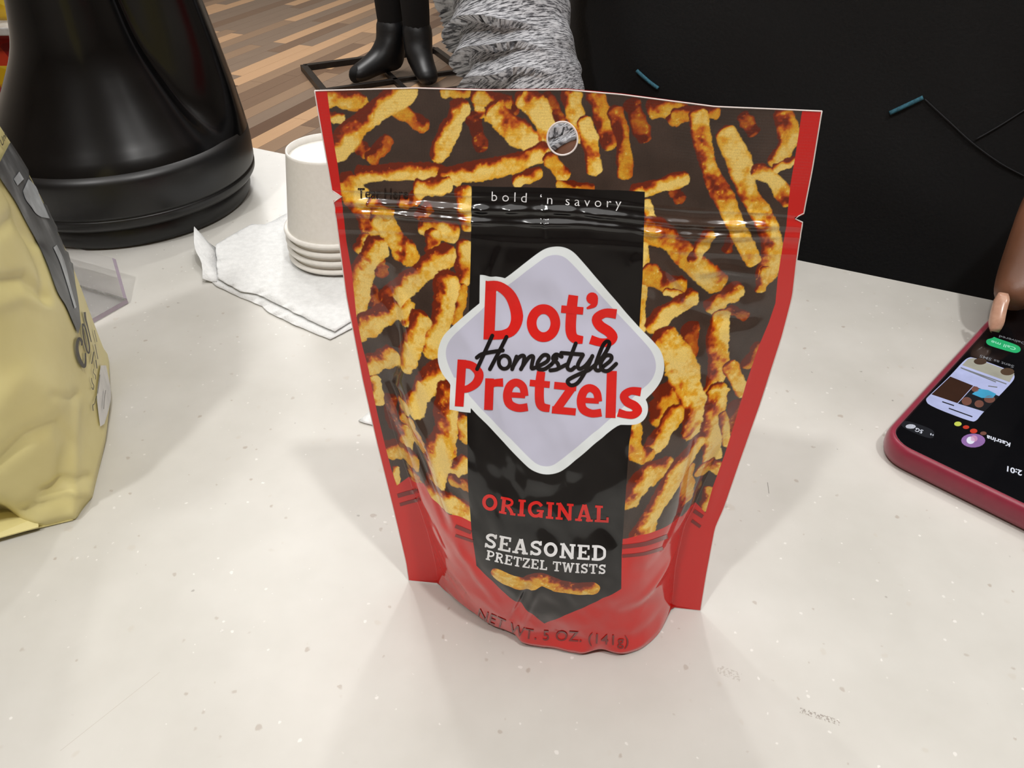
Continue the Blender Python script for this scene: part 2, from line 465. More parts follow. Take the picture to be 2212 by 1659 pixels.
    P = PO + x[..., None] * BX + h[..., None] * BU + D[..., None] * np.array([-BY[0], -BY[1], 0.0])
    if side > 0:
        under = smooth(.02, 0, v) * smooth(0.0, .3, 1 - s) * .0015
        P = P + under[..., None] * np.array([BY[0], BY[1], 0])
    P[..., 2] = np.maximum(P[..., 2], .0006)
    return P, x, h
RIDGES = []
class PxMap:
    """where a point seen in the photograph lies on the film (u, v)"""
    def __init__(s, nu=190, nv=240):
        s.nu, s.nv = nu, nv
        U, V = np.meshgrid(np.linspace(-1, 1, nu), np.linspace(0, 1, nv)); s.P, s.x, s.h = surf(U, V)
        idx = lambda i, j: i * nu + j
        s.bvh = BVHTree.FromPolygons([Vector(p) for p in s.P.reshape(-1, 3)], [(idx(i, j), idx(i, j + 1), idx(i + 1, j + 1), idx(i + 1, j)) for i in range(nv - 1) for j in range(nu - 1)])
    def uv(s, x, y):
        d = Vector(ray(x, y)).normalized(); loc, nrm, k, dist = s.bvh.ray_cast(Vector(CAM), d)
        if loc is None:
            loc, nrm, k, dist = s.bvh.find_nearest(Vector(CAM) + d * float(np.linalg.norm(PO + .5 * HT * BU - CAM)))
        i, j = divmod(k, s.nu - 1)
        a, b, c = s.P[i, j], s.P[i, j + 1], s.P[i + 1, j]; p = np.array(loc)
        e, f = b - a, c - a; M = np.array([[e @ e, e @ f], [e @ f, f @ f]]); st = np.linalg.solve(M, [(p - a) @ e, (p - a) @ f])
        return (-1 + 2 * (j + st[0]) / (s.nu - 1), (i + st[1]) / (s.nv - 1))
    def xh(s, x, y):
        u, v = s.uv(x, y); P, X, H = surf(np.array([[u]]), np.array([[v]]), detail=False); return np.array([X[0, 0], H[0, 0]]) * 1000
pm0 = PxMap(120, 150)
def ridge(px, amp, wd): RIDGES_NEW.append((np.array([pm0.xh(*p) for p in px]), amp / 1000., wd))
RIDGES_NEW = []
ridge([(833, 590), (858, 690), (866, 760), (842, 830), (868, 900), (905, 985), (938, 1070), (960, 1130)], -2.4, 2.6)
ridge([(850, 600), (880, 720), (870, 820), (895, 900), (930, 985), (960, 1070), (985, 1150), (1000, 1200)], 1.3, 3.0)
ridge([(1512, 880), (1506, 960), (1490, 1030), (1478, 1100), (1440, 1180)], -2.2, 3.0)
ridge([(1480, 870), (1480, 980), (1455, 1080)], 0.9, 4.0)
ridge([(1478, 668), (1540, 690), (1600, 692), (1640, 680)], -1.4, 3.0)
ridge([(1440, 575), (1478, 620), (1482, 655)], 1.3, 1.7)
ridge([(1510, 590), (1560, 580), (1640, 592)], 1.3, 1.8)
ridge([(1365, 575), (1385, 555)], 0.6, 2.0)
ridge([(1180, 520), (1175, 440)], 0.5, 1.0)
ridge([(1085, 525), (1050, 620)], 0.5, 1.5)
ridge([(960, 1130), (1010, 1210), (1060, 1290)], 1.1, 3.5)
ridge([(1030, 1180), (1080, 1290), (1110, 1350)], -.7, 4.0)
ridge([(1390, 1290), (1430, 1240), (1455, 1200)], 1.4, 3.5)
ridge([(1330, 1330), (1400, 1300), (1440, 1300)], -.9, 4)
ridge([(1100, 960), (1200, 1060), (1330, 1120)], .7, 4)
ridge([(1290, 1120), (1340, 1180), (1345, 1230)], -.8, 2.5)
ridge([(1290, 1010), (1230, 1060), (1130, 1080), (1030, 1000)], -.6, 4)
ridge([(1600, 900), (1560, 1000), (1520, 1120)], .5, 3)
ridge([(1105, 1340), (1112, 1372)], -1.3, 1.6)
ridge([(1125, 1350), (1126, 1390)], 1.2, 2.0)
RIDGES = RIDGES_NEW
pm = PxMap()
NU, NV = 640, 860
uu = np.linspace(-1, 1, NU); vv = np.linspace(0, 1, NV)
U, V = np.meshgrid(uu, vv)
# hang hole: pull the nearest grid points onto its circle, then drop the faces inside
hu, hv = pm.uv(1215, 299); W_at = float(np.interp(hv * HT, hh, XRc) - np.interp(hv * HT, hh, XLc)) / 2
HR = abs(pm.xh(1248, 300)[0] - pm.xh(1182, 300)[0]) / 2000.0
def snap_hole(U, V, R, cell):
    dx = (U - hu) * W_at; dy = (V - hv) * HT; r = np.hypot(dx, dy); m = np.abs(r - R) < cell * .62
    k = np.where(m, R / np.maximum(r, 1e-9), 1.0)
    return hu + dx * k / W_at, hv + dy * k / HT, np.where(m, R, r)
U, V, rh = snap_hole(U, V, HR, HT / NV)
P, XX, HH = surf(U, V)
XM, HM = XX * 1000, HH * 1000
def grid_faces(nu, nv, keep=None):
    i, j = np.meshgrid(np.arange(nv - 1), np.arange(nu - 1), indexing='ij')
    f = np.stack([i * nu + j, i * nu + j + 1, (i + 1) * nu + j + 1, (i + 1) * nu + j], -1).reshape(-1, 4)
    if keep is not None: f = f[keep(f)]
    return f
def np_mesh(name, v, f):
    me = bpy.data.meshes.new(name); me.vertices.add(len(v)); me.vertices.foreach_set('co', np.ascontiguousarray(v, dtype=np.float32).ravel())
    n, k = f.shape; me.loops.add(n * k); me.loops.foreach_set('vertex_index', f.astype(np.int32).ravel())
    me.polygons.add(n); me.polygons.foreach_set('loop_start', np.arange(0, n * k, k, dtype=np.int32)); me.polygons.foreach_set('use_smooth', np.ones(n, bool))
    me.update(calc_edges=True); me.validate(); return me
rflat = rh.ravel()
faces = grid_faces(NU, NV, lambda f: ~(rflat[f] <= HR + 1e-7).all(1))

# ---- the printed picture of pretzels
BGC = np.array(lin((66, 51, 44))[:3])
STOPS = np.array([0, .22, .42, .60, .78, 1.0]); SC_ = np.array([lin(c)[:3] for c in ((96, 28, 10), (170, 58, 16), (212, 108, 24), (230, 158, 36), (238, 182, 56), (250, 216, 122))])
art = np.empty(P.shape); art[:] = BGC
bgn = vnoise(XM, HM, 1 / 9., 2, 3)[..., None]
art *= (0.65 + .7 * bgn)
NZ1 = vnoise(XM, HM, 1 / 3.2, 31, 3) - .5; NZ2 = vnoise(XM, HM, 1 / 1.1, 32, 2) - .5; NZ3 = vnoise(XM, HM, 1 / 7., 33, 2) - .5
def cat2(p, m=6): return np.array(catmull(p, m))
def paint(px, wpx, tone=0.0, red=0.0, seed=0):
    c = [pm.xh(*p) for p in px]
    mid = px[len(px) // 2]; d = np.array(px[-1], float) - np.array(px[0], float); d /= max(np.linalg.norm(d), 1e-6); nrm = np.array([-d[1], d[0]])
    a = pm.xh(mid[0] + nrm[0] * 6, mid[1] + nrm[1] * 6); b = pm.xh(mid[0] - nrm[0] * 6, mid[1] - nrm[1] * 6)
    hw = float(np.clip(np.linalg.norm(a - b), 1.2, 3.5) * wpx / 12.0) / 2 * 1.20
    sp_ = cat2(c)
    # blunt ends: pull the spine back by part of the half width
    j0, j1 = sp_.min(0) - hw * 1.5, sp_.max(0) + hw * 1.5
    m = (XM > j0[0]) & (XM < j1[0]) & (HM > j0[1]) & (HM < j1[1])
    if not m.any(): return
    x, y = XM[m], HM[m]; bd = np.full(x.shape, 1e9); bs = np.zeros(x.shape); bt = np.zeros(x.shape); n = len(sp_) - 1
    for q in range(n):
        p0, p1 = sp_[q], sp_[q + 1]; dd = p1 - p0; L2 = dd @ dd + 1e-9
        t = ((x - p0[0]) * dd[0] + (y - p0[1]) * dd[1]) / L2; tc = np.clip(t, 0, 1)
        ex, ey = x - p0[0] - tc * dd[0], y - p0[1] - tc * dd[1]; r = np.hypot(ex, ey)
        over = np.maximum(np.abs(t - .5) - .5, 0) * math.sqrt(L2)
        r = np.hypot(np.abs((x - p0[0]) * dd[1] - (y - p0[1]) * dd[0]) / math.sqrt(L2), over * 1.7) if (q in (0, n - 1)) else r
        cc = r < bd; bd[cc] = r[cc]; bt[cc] = (q + tc[cc]) / n
        sg = (ex * -.62 + ey * .78); bs[cc] = sg[cc]
    wav = 1 + .10 * np.sin(bt * 9 + seed * 2.1) + .06 * np.sin(bt * 17 + seed)
    rn = bd / (hw * wav); q = bs / hw
    rn = rn + NZ2[m] * .22 + NZ1[m] * .12
    al = smooth(1.06, .96, rn)
    # soft dark halo printed round each piece
    yv = 0.86 + tone - 1.0 * smooth(-.22, .78, q + NZ1[m] * 1.1 + .25 * np.sin(bt * 6 + seed * 1.3)) - (.10 + .34 * smooth(-.3, .5, q)) * smooth(.66, 1.0, rn) + NZ2[m] * .34 + NZ3[m] * .55 - red * .42
    yv = yv + (NZ2[m] > .30) * .22
    yv = np.clip(yv, 0.04, 1)
    col = np.stack([np.interp(yv, STOPS, SC_[:, k]) for k in range(3)], -1)
    if red: col = col * (1 - red * .35)
    A = art[m]; art[m] = A * (1 - al[:, None]) + col * al[:, None]
PZ = [ # spine as seen on the pouch, width, brightness, redness
 ([(1020,250),(1040,320)],25,-.3,.8),([(1365,225),(1392,300)],30,-.2,.8),([(1605,250),(1628,285)],26,-.2,.8),([(1455,412),(1470,430)],22,-.2,.7),
 ([(815,560),(825,590)],28,-.1,.6),([(800,620),(808,655)],24,-.2,.8),([(1492,705),(1488,768)],30,-.15,.5),([(840,860),(852,925)],20,-.3,.8),([(893,1025),(900,1045)],26,0,.6),
 ([(1575,668),(1610,682)],18,-.2,.7),([(1545,820),(1560,860)],22,-.3,.8),([(1180,205),(1210,260)],22,-.2,.8),([(1090,215),(1110,240)],24,-.2,.7),([(960,195),(1010,198)],14,0,.3),
 ([(905,470),(925,450)],24,-.1,.6),([(1588,870),(1575,930)],22,-.3,.8),([(1460,830),(1450,860)],34,-.1,.5),([(1585,500),(1570,540)],18,-.3,.8),([(870,440),(900,425)],26,-.1,.5),
 ([(709,211),(745,214),(782,222)],34,.02,.15),([(712,252),(738,256)],20,.1,.1),([(852,233),(885,252),(915,272)],27,-.05,.35),([(762,303),(792,330)],25,-.05,.4),([(838,302),(802,342)],28,-.15,.4),
 ([(724,330),(760,285),(795,254),(835,225),(880,192)],44,.1,0),([(996,229),(972,280),(944,338)],36,.1,0),([(1030,222),(1043,248)],18,.05,.1),
 ([(1032,207),(1062,214),(1090,228)],32,-.05,.25),([(1068,240),(1105,275),(1148,308)],46,.12,0),([(1125,192),(1160,232),(1188,292)],42,.15,0),([(1232,196),(1240,240),(1256,290)],34,.12,.05),
 ([(1286,200),(1302,250),(1316,312)],34,.02,.3),([(1262,262),(1275,310),(1284,368)],29,.1,0),([(1328,240),(1345,300),(1350,378)],27,-.02,.45),
 ([(778,378),(860,370),(930,374),(990,384)],34,.08,0),([(955,380),(1060,364),(1120,350),(1176,326)],36,.1,0),([(1183,338),(1220,382)],25,0,.2),([(1115,392),(1165,372)],24,.05,.1),([(1205,398),(1280,405)],15,-.05,.4),
 ([(1370,416),(1420,402),(1480,384)],27,.15,0),([(1412,232),(1460,236),(1500,222)],40,-.05,.3),([(1500,215),(1545,240)],28,-.05,.3),
 ([(1567,288),(1598,352),(1615,415),(1653,478),(1668,542),(1654,596)],38,.1,0),([(1508,246),(1520,320),(1540,385),(1565,430),(1590,490),(1628,565)],34,.1,0),
 ([(1690,244),(1704,300),(1678,348)],36,.02,.15),([(1635,368),(1668,385),(1704,436)],29,.1,0),([(1676,364),(1716,346)],17,.1,0),
 ([(1396,436),(1406,474)],18,.2,0),([(1394,492),(1440,512),(1490,560),(1548,612)],44,.02,.15),([(1498,562),(1532,506)],28,.1,0),
 ([(750,392),(775,440),(803,490)],36,.1,0),([(822,470),(850,512),(884,556)],38,.1,0),([(905,408),(968,398)],34,.1,0),([(800,440),(838,466)],22,0,.2),([(914,486),(980,504)],38,.1,0),([(1000,412),(1014,490)],30,.2,0),
 ([(792,512),(776,540)],26,.05,0),([(935,505),(936,548)],28,.1,0),([(815,532),(785,580),(773,625),(770,680)],44,.2,0),
 ([(868,655),(882,692)],36,.0,.1),([(968,548),(905,593),(838,648)],44,.18,0),([(1003,528),(1000,608)],30,.1,.05),([(997,620),(984,695)],24,-.05,.3),
 ([(965,606),(954,685),(932,756)],42,.18,0),([(909,688),(889,748),(872,790)],40,.15,0),([(772,718),(810,692),(848,664)],46,.15,0),([(792,792),(848,768)],35,.1,0),([(810,818),(818,870)],22,.2,0),
 ([(952,796),(920,832),(892,882)],44,.15,0),([(998,905),(1002,945)],22,0,.1),([(972,952),(975,982)],20,.1,0),([(962,1016),(1006,1002)],36,.08,.05),([(975,1036),(1012,1050)],19,-.05,.3),
 ([(970,846),(961,895),(964,930),(947,980),(941,1025),(940,1075)],40,.15,0),([(928,1066),(962,1085),(1006,1106)],28,.12,0),([(871,872),(877,908)],19,.2,0),([(880,908),(906,962)],27,.02,.1),([(873,926),(876,966)],25,.15,0),
 ([(842,972),(892,992)],29,0,.1),([(855,1010),(857,1050)],13,.2,0),
 ([(1388,530),(1384,620),(1380,712)],24,.2,0),([(1396,590),(1470,624)],32,0,.3),([(1438,630),(1474,638)],14,.15,0),([(1410,702),(1440,676),(1494,642)],34,.15,0),([(1535,664),(1594,624)],32,.12,0),([(1655,582),(1642,626)],20,.1,.1),
 ([(1559,678),(1550,735),(1552,790),(1540,835),(1518,868)],34,.15,0),([(1575,788),(1608,850)],27,.12,0),([(1440,848),(1428,895)],46,-.02,.2),([(1432,732),(1462,770),(1484,828),(1498,870),(1502,922)],52,.18,0),([(1456,898),(1436,930),(1410,966)],32,.15,0),
 ([(1550,845),(1545,880),(1540,930),(1537,992)],31,.15,0),([(1560,893),(1572,960)],17,.05,.1),([(1366,920),(1372,975),(1398,986)],32,.05,.1),([(1484,1016),(1482,1082)],18,0,.2),([(1512,1014),(1556,1012)],25,.05,.1),([(1531,1056),(1521,1100)],19,0,.2),
 ([(1356,1084),(1390,1036),(1438,1008)],38,.1,.05),([(1505,952),(1468,1015),(1420,1090),(1386,1156)],31,.15,0),([(1640,745),(1612,790)],20,-.1,.5),
]
for k, (pts, wd, tone, red) in enumerate(PZ): paint(pts, wd, tone, red, k)
TW = [(1078, 1243), (1130, 1262), (1170, 1252), (1215, 1268), (1276, 1272)]
paint(TW, 42, -.06, 0, 3)

def sdf_poly(poly):
    """signed distance in mm (positive inside) on the film grid"""
    poly = np.asarray(poly); d2 = np.full(XM.shape, 1e9); ins = np.zeros(XM.shape, bool); n = len(poly)
    for i in range(n):
        a, b = poly[i], poly[(i + 1) % n]; e = b - a; L2 = e @ e + 1e-12
        t = np.clip(((XM - a[0]) * e[0] + (HM - a[1]) * e[1]) / L2, 0, 1)
        d2 = np.minimum(d2, (XM - a[0] - t * e[0]) ** 2 + (HM - a[1] - t * e[1]) ** 2)
        c = (a[1] <= HM) != (b[1] <= HM)
        with np.errstate(divide='ignore', invalid='ignore'): xi = a[0] + (HM - a[1]) / (b[1] - a[1] if b[1] != a[1] else 1e-9) * e[0]
        ins ^= c & (XM < xi)
    return np.where(ins, 1, -1) * np.sqrt(d2)
def pxpoly(pts, sub=3):
    out = []
    for i in range(len(pts)):
        a, b = np.array(pts[i], float), np.array(pts[(i + 1) % len(pts)], float)
        for k in range(sub): out.append(pm.xh(*(a + (b - a) * k / sub)))
    return np.array(out)
def chaikin(L, it=2, lim=50):
    P = [np.array(p, float) for p in L]
    for _ in range(it):
        Q = []; n = len(P)
        for i in range(n):
            a, b, c = P[i - 1], P[i], P[(i + 1) % n]; u, w_ = b - a, c - b
            ang = math.degrees(math.acos(np.clip(u @ w_ / (np.linalg.norm(u) * np.linalg.norm(w_) + 1e-9), -1, 1)))
            if 2 < ang < lim: Q += [b - u * .25, b + w_ * .25]
            else: Q.append(b)
        P = Q
    return [tuple(p) for p in P]
Z8 = lambda L: [(900 + x / 2.962, 500 + y / 2.962) for x, y in L]
window = [(709, 216), (718, 290), (729, 354), (736, 416), (748, 520), (760, 587), (770, 684), (783, 749), (796, 797), (808, 860), (816, 897), (832, 963), (845, 1013), (857, 1049),
          (896, 1041), (915, 1044), (932, 1075), (955, 1098), (978, 1112), (1011, 1124), (1100, 1150), (1250, 1165), (1345, 1164), (1385, 1155), (1450, 1130), (1474, 1115), (1494, 1091), (1524, 1108),
          (1539, 1054), (1565, 983), (1591, 900), (1613, 824), (1639, 748), (1661, 696), (1675, 655), (1680, 600), (1687, 554), (1699, 486), (1707, 402), (1719, 331), (1731, 250)]
wp = np.array([pm.xh(*p) for p in window]); wp = np.vstack([wp, [[wp[-1][0] + .1, HT * 1000 + 8], [wp[0][0] - .3, HT * 1000 + 8]]])
sd_red = -sdf_poly(wp)
band = [(1019, 402), (1018, 470), (1017, 540), (1012, 700), (1009, 900), (1011, 1050), (1018, 1140), (1029, 1222), (1100, 1290), (1176, 1347), (1262, 1312), (1342, 1272), (1343, 1200), (1346, 1150), (1359, 960), (1372, 860), (1388, 600), (1391, 500), (1393, 414), (1200, 406)]
sd_band = sdf_poly(pxpoly(band, 2))
tw = np.array(catmull([pm.xh(*p) for p in TW], 5)); dt = np.full(XM.shape, 1e9)
for q in range(len(tw) - 1):
    a, b = tw[q], tw[q + 1]; e = b - a; t = np.clip(((XM - a[0]) * e[0] + (HM - a[1]) * e[1]) / (e @ e), 0, 1)
    dt = np.minimum(dt, np.hypot(XM - a[0] - t * e[0], HM - a[1] - t * e[1]))
sd_band = np.minimum(sd_band, dt - 3.7 - NZ1 * .8); sd_red = np.minimum(sd_red, dt - 3.7 - NZ1 * .8)
white = Z8([(890,95),(830,106),(775,138),(680,212),(565,300),(540,292),(405,278),(402,460),(340,510),(190,640),(152,700),(132,780),(140,860),(172,925),(217,975),(215,1000),(210,1140),(345,1160),(346,1128),(430,1215),(560,1352),(680,1480),(740,1532),(820,1558),(900,1548),(960,1513),(1120,1375),(1285,1237),(1330,1237),(1400,1238),(1450,1215),(1480,1165),(1480,1108),(1465,1075),(1530,1010),(1573,940),(1588,860),(1572,780),(1530,718),(1400,590),(1225,385),(1050,180),(1000,127),(945,100)])
lav = Z8([(885,148),(935,157),(980,190),(1080,300),(1280,520),(1475,725),(1518,790),(1535,860),(1520,925),(1485,975),(1440,1010),(1250,1190),(1060,1350),(900,1482),(850,1505),(790,1500),(738,1468),(600,1325),(480,1205),(345,1060),(330,1040),(300,940),(240,935),(203,860),(184,790),(192,728),(230,668),(350,560),(440,480),(520,380),(600,335),(700,255),(790,188),(835,158)])
sd_white = sdf_poly(pxpoly(chaikin(white), 1)); sd_lav = sdf_poly(pxpoly(chaikin(lav), 1))

def film_material(name, printed=True):
    t = NT(name)
    if printed:
        col = t.n('ShaderNodeAttribute', attribute_name='print').outputs['Color']
        c = t.coord()
        gr = t.noise(c, 2600, 3, .7)
        col = t.mix(0.28, col, t.mix(1.0, col, t.ramp(gr, [(.3, (.35, .35, .35, 1)), (.7, (1.5, 1.4, 1.3, 1))]), 'MULTIPLY'))
        def over(col, attr, c, wdt=.12):
            a = t.n('ShaderNodeAttribute', attribute_name=attr)
            mr = t.n('ShaderNodeMapRange', interpolation_type='SMOOTHSTEP'); t.l(a.outputs['Fac'], mr.inputs['Value'])
            mr.inputs['From Min'].default_value = -wdt; mr.inputs['From Max'].default_value = wdt
            return t.mix(mr.outputs[0], col, c)
        col = over(col, 'sd_red', RED)
        col = over(col, 'sd_band', lin((9, 8, 11)))
        col = over(col, 'sd_white', lin((238, 244, 246)))
        col = over(col, 'sd_lav', lin((206, 206, 226)), .16)
        t.l(col, t.b.inputs['Base Color'])
        up = t.n('ShaderNodeAttribute', attribute_name='emboss')
        mr = t.n('ShaderNodeMapRange'); t.l(up.outputs['Fac'], mr.inputs['Value']); mr.inputs['To Min'].default_value = .13; mr.inputs['To Max'].default_value = .36
        t.l(mr.outputs[0], t.b.inputs['Roughness'])
        # fine waffle emboss of the sealed header
        v = t.n('ShaderNodeTexVoronoi', feature='F1'); v.inputs['Scale'].default_value = 1000; v.inputs['Randomness'].default_value = 0.15; t.l(c, v.inputs['Vector'])
        t.bump(t.math('MULTIPLY', v.outputs['Distance'], up.outputs['Fac']), .35, .0003)
    else:
        c = t.coord(); f = t.noise(c, 40)
        t.l(t.ramp(f, [(.3, lin((170, 22, 20))), (.7, lin((186, 28, 24)))]), t.b.inputs['Base Color']); t.set(Roughness=.2)
    t.b.inputs['Specular IOR Level'].default_value = .55
    t.set(Coat_Weight=.35, Coat_Roughness=.06)
    return t.m
RED = lin((214, 32, 28))
pouch = thing('snack_pouch', 'red and black stand-up pouch of seasoned pretzel twists with a hang hole', 'snack pouch', loc=tuple(PO))
me = np_mesh('front_film', P.reshape(-1, 3), faces)
ca = me.attributes.new('print', 'FLOAT_COLOR', 'POINT'); ca.data.foreach_set('color', np.concatenate([art.reshape(-1, 3), np.ones((NU * NV, 1))], 1).astype(np.float32).ravel())
for nm, arr in (('sd_red', sd_red), ('sd_band', sd_band), ('sd_white', sd_white), ('sd_lav', sd_lav), ('emboss', smooth(h_zip[0] + .035, h_zip[0] + .075, V + .012 * np.sin(U * 9)))):
    a = me.attributes.new(nm, 'FLOAT', 'POINT'); a.data.foreach_set('value', arr.astype(np.float32).ravel())
M_film = film_material('printed_film')
rel(link('front_film', me, M_film), pouch)
# back panel and the folded bottom
nu2, nv2 = 170, 230
U2, V2 = np.meshgrid(np.linspace(-1, 1, nu2), np.linspace(0, 1, nv2))
U2, V2, rh2 = snap_hole(U2, V2, HR * 1.2, HT / nv2)
P2, X2, H2 = surf(U2, V2, -.8, False)
P2 = P2 + np.array([BY[0], BY[1], 0]) * .0005
r2 = rh2.ravel(); f2 = grid_faces(nu2, nv2, lambda f: ~(r2[f] <= HR * 1.2 + 1e-7).all(1))[:, ::-1]
M_back = film_material('red_film', False)
rel(link('back_film', np_mesh('back_film', P2.reshape(-1, 3), f2), M_back), pouch)
fr = P[0, ::8]; bk = np.array([P2[0, int(round(k * (nu2 - 1) / (len(fr) - 1)))] for k in range(len(fr))])
ring = []
for k in range(len(fr)):
    ring.append([fr[k], fr[k] * .67 + bk[k] * .33 + [0, 0, .008 * (1 - abs(2 * k / (len(fr) - 1) - 1))], fr[k] * .33 + bk[k] * .67 + [0, 0, .008 * (1 - abs(2 * k / (len(fr) - 1) - 1))], bk[k]])
v, f = loft(ring, closed=False)
rel(pyd('bottom_gusset', v, f, M_back, None, True), pouch)
# pale cut edge of the laminate, and the punched ring
M_edge = plain('laminate_cut_edge', (238, 226, 222), .5)
def ribbon_tube(name, pts, r, closed=False, n=6):
    pts = [Vector(p) for p in pts]; v, f = [], []
    m = len(pts)
    for k, p in enumerate(pts):
        a, b = (pts[(k - 1) % m], pts[(k + 1) % m]) if closed else (pts[max(k - 1, 0)], pts[min(k + 1, m - 1)])
        t = (b - a).normalized(); s = t.cross(Vector(BN)).normalized(); q = Vector(BN)
        for i in range(n):
            g = 2 * math.pi * i / n; v.append(tuple(p + (s * math.cos(g) + q * math.sin(g)) * r))
    for k in range(m if closed else m - 1):
        for i in range(n):
            j = (i + 1) % n; k2 = (k + 1) % m
            f.append((k * n + i, k * n + j, k2 * n + j, k2 * n + i))
    return pyd(name, v, f, M_edge, None, True)
rel(ribbon_tube('cut_edge', list(P[::4, 0]) + [P[-1, 0]] + list(P[-1, ::6]) + [P[-1, -1]] + list(P[::-4, -1]), .00022), pouch)
ang = np.linspace(0, 2 * math.pi, 49)[:-1]
hp, _, _ = surf(np.array([hu + HR * np.cos(ang) / W_at]), np.array([hv + HR * np.sin(ang) / HT]))
rel(ribbon_tube('hole_rim', list(hp[0]), .00035, True), pouch)

# ---- lettering lies on the film, placed along its own surface
def film_pts(px, off):
    uv = np.array([pm.uv(*p) for p in px]); a, b = uv[:, 0][None], uv[:, 1][None]; e = 1e-3
    p0 = surf(a, b)[0][0]; e = 8e-3; q0 = surf(a, b, 1.0, False)[0][0]; pu = surf(a + e, b, 1.0, False)[0][0]; pv = surf(a, b + e, 1.0, False)[0][0]
    n = np.cross(pu - q0, pv - q0); n /= np.linalg.norm(n, axis=1)[:, None]
    s = np.sign((n * (CAM - p0)).sum(1)); n *= s[:, None]
    return p0 + n * off
class Ink:
    def __init__(s): s.v, s.f = [], []
    def stroke(s, pts, wd, closed=False, caps=False, m=5):
        p = catmull(pts, m, closed) if len(pts) > 2 else catmull(pts, 8)
        p = [np.asarray(q) for q in p]; n = len(p)
        if hasattr(wd, '__len__'): ws = np.interp(np.linspace(0, 1, n), np.linspace(0, 1, len(wd)), wd)
        else: ws = [wd] * n
        b = len(s.v)
        for k in range(n):
            a, c = (p[(k - 1) % n], p[(k + 1) % n]) if closed else (p[max(k - 1, 0)], p[min(k + 1, n - 1)])
            d = c - a; d = d / (np.linalg.norm(d) + 1e-9); nn = np.array([-d[1], d[0]])
            s.v += [tuple(p[k] + nn * ws[k] / 2), tuple(p[k] - nn * ws[k] / 2)]
        for k in range(n if closed else n - 1):
            j = (k + 1) % n; s.f.append((b + 2 * k, b + 2 * k + 1, b + 2 * j + 1, b + 2 * j))
        if caps:
            for q, r in ((p[0], ws[0]), (p[-1], ws[-1])): s.disc(q, r / 2)
        return s
    def disc(s, c, r, n=14):
        b = len(s.v); s.v += [(c[0] + r * math.cos(2 * math.pi * i / n), c[1] + r * math.sin(2 * math.pi * i / n)) for i in range(n)]
        s.f.append(tuple(range(b, b + n)))
    def build(s, name, off, mat, conv=None):
        pts = conv(s.v) if conv else s.v
        P3 = film_pts(pts, off); return rel(pyd(name, P3, s.f, mat, None, True), pouch)
def ink(name, rgb, rough=.16):
    m = plain(name, rgb, rough, .02, 300); b = m.node_tree.nodes['Principled BSDF']
    b.inputs['Coat Weight'].default_value = .35; b.inputs['Coat Roughness'].default_value = .06; return m
M_ired, M_iblk, M_iwht, M_idrd, M_itear = ink('ink_red', (226, 36, 32)), ink('ink_black', (22, 18, 20)), ink('ink_white', (244, 244, 246)), ink('ink_dark_red', (128, 40, 38)), ink('ink_brown_black', (34, 22, 18))
z8 = Z8
I = Ink()
def S(L, wd, **k): I.stroke(L, wd, **k)
S([(477, 316), (463, 691)], 70); S([(450, 346), (530, 352), (605, 418), (643, 540), (615, 628), (548, 660), (445, 662)], [58, 62, 72, 78, 66, 56, 56])
def ell(cx, cy, rx, ry, n=10): return [(cx + rx * math.cos(2 * math.pi * k / n), cy + ry * math.sin(2 * math.pi * k / n)) for k in range(n)]
S(ell(812, 586, 76, 90), 62, closed=True)
S([(1003, 408), (992, 500), (986, 630), (1008, 682), (1064, 694)], [62, 68, 68, 62, 48]); S([(925, 496), (1066, 508)], 48)
I.disc((1123, 427), 38); S([(1138, 430), (1135, 468), (1088, 492)], [46, 36, 10])
S([(1278, 528), (1205, 522), (1152, 556), (1172, 602), (1228, 640), (1254, 676), (1226, 708), (1170, 708), (1112, 690)], [62, 56, 60, 66, 66, 64, 56, 52, 58])
S([(291, 820), (273, 1119)], 56); S([(275, 848), (350, 856), (399, 908), (384, 966), (332, 1004), (285, 1010)], [54, 50, 58, 56, 46, 44])
S([(468, 940), (460, 1141)], 56); S([(468, 1010), (492, 972), (554, 966)], [28, 46, 54])
def letter_e(cx, cy):
    S([(cx - 60, cy - 2), (cx + 56, cy + 5)], 34); S([(cx + 53, cy + 8), (cx + 41, cy - 52), (cx, cy - 79), (cx - 40, cy - 58), (cx - 58, cy), (cx - 45, cy + 57), (cx + 10, cy + 84), (cx + 72, cy + 78)], [48, 50, 50, 54, 56, 54, 50, 50])
letter_e(639, 1045)
S([(797, 896), (787, 980), (787, 1085), (806, 1122), (852, 1132)], [54, 58, 58, 54, 46]); S([(724, 968), (852, 980)], 42)
S([(880, 984), (1022, 998)], 46); S([(992, 1002), (898, 1134)], 54); S([(866, 1140), (1018, 1154)], 46)
letter_e(1110, 1080)
S([(1249, 892), (1240, 1192)], 64)
S([(1434, 1026), (1370, 1020), (1326, 1050), (1345, 1089), (1393, 1115), (1414, 1145), (1386, 1172), (1340, 1172), (1288, 1158)], [56, 48, 52, 56, 58, 56, 50, 46, 54])
I.build('logo_lettering', .00016, M_ired, z8)
I = Ink(); kw = dict(caps=True)
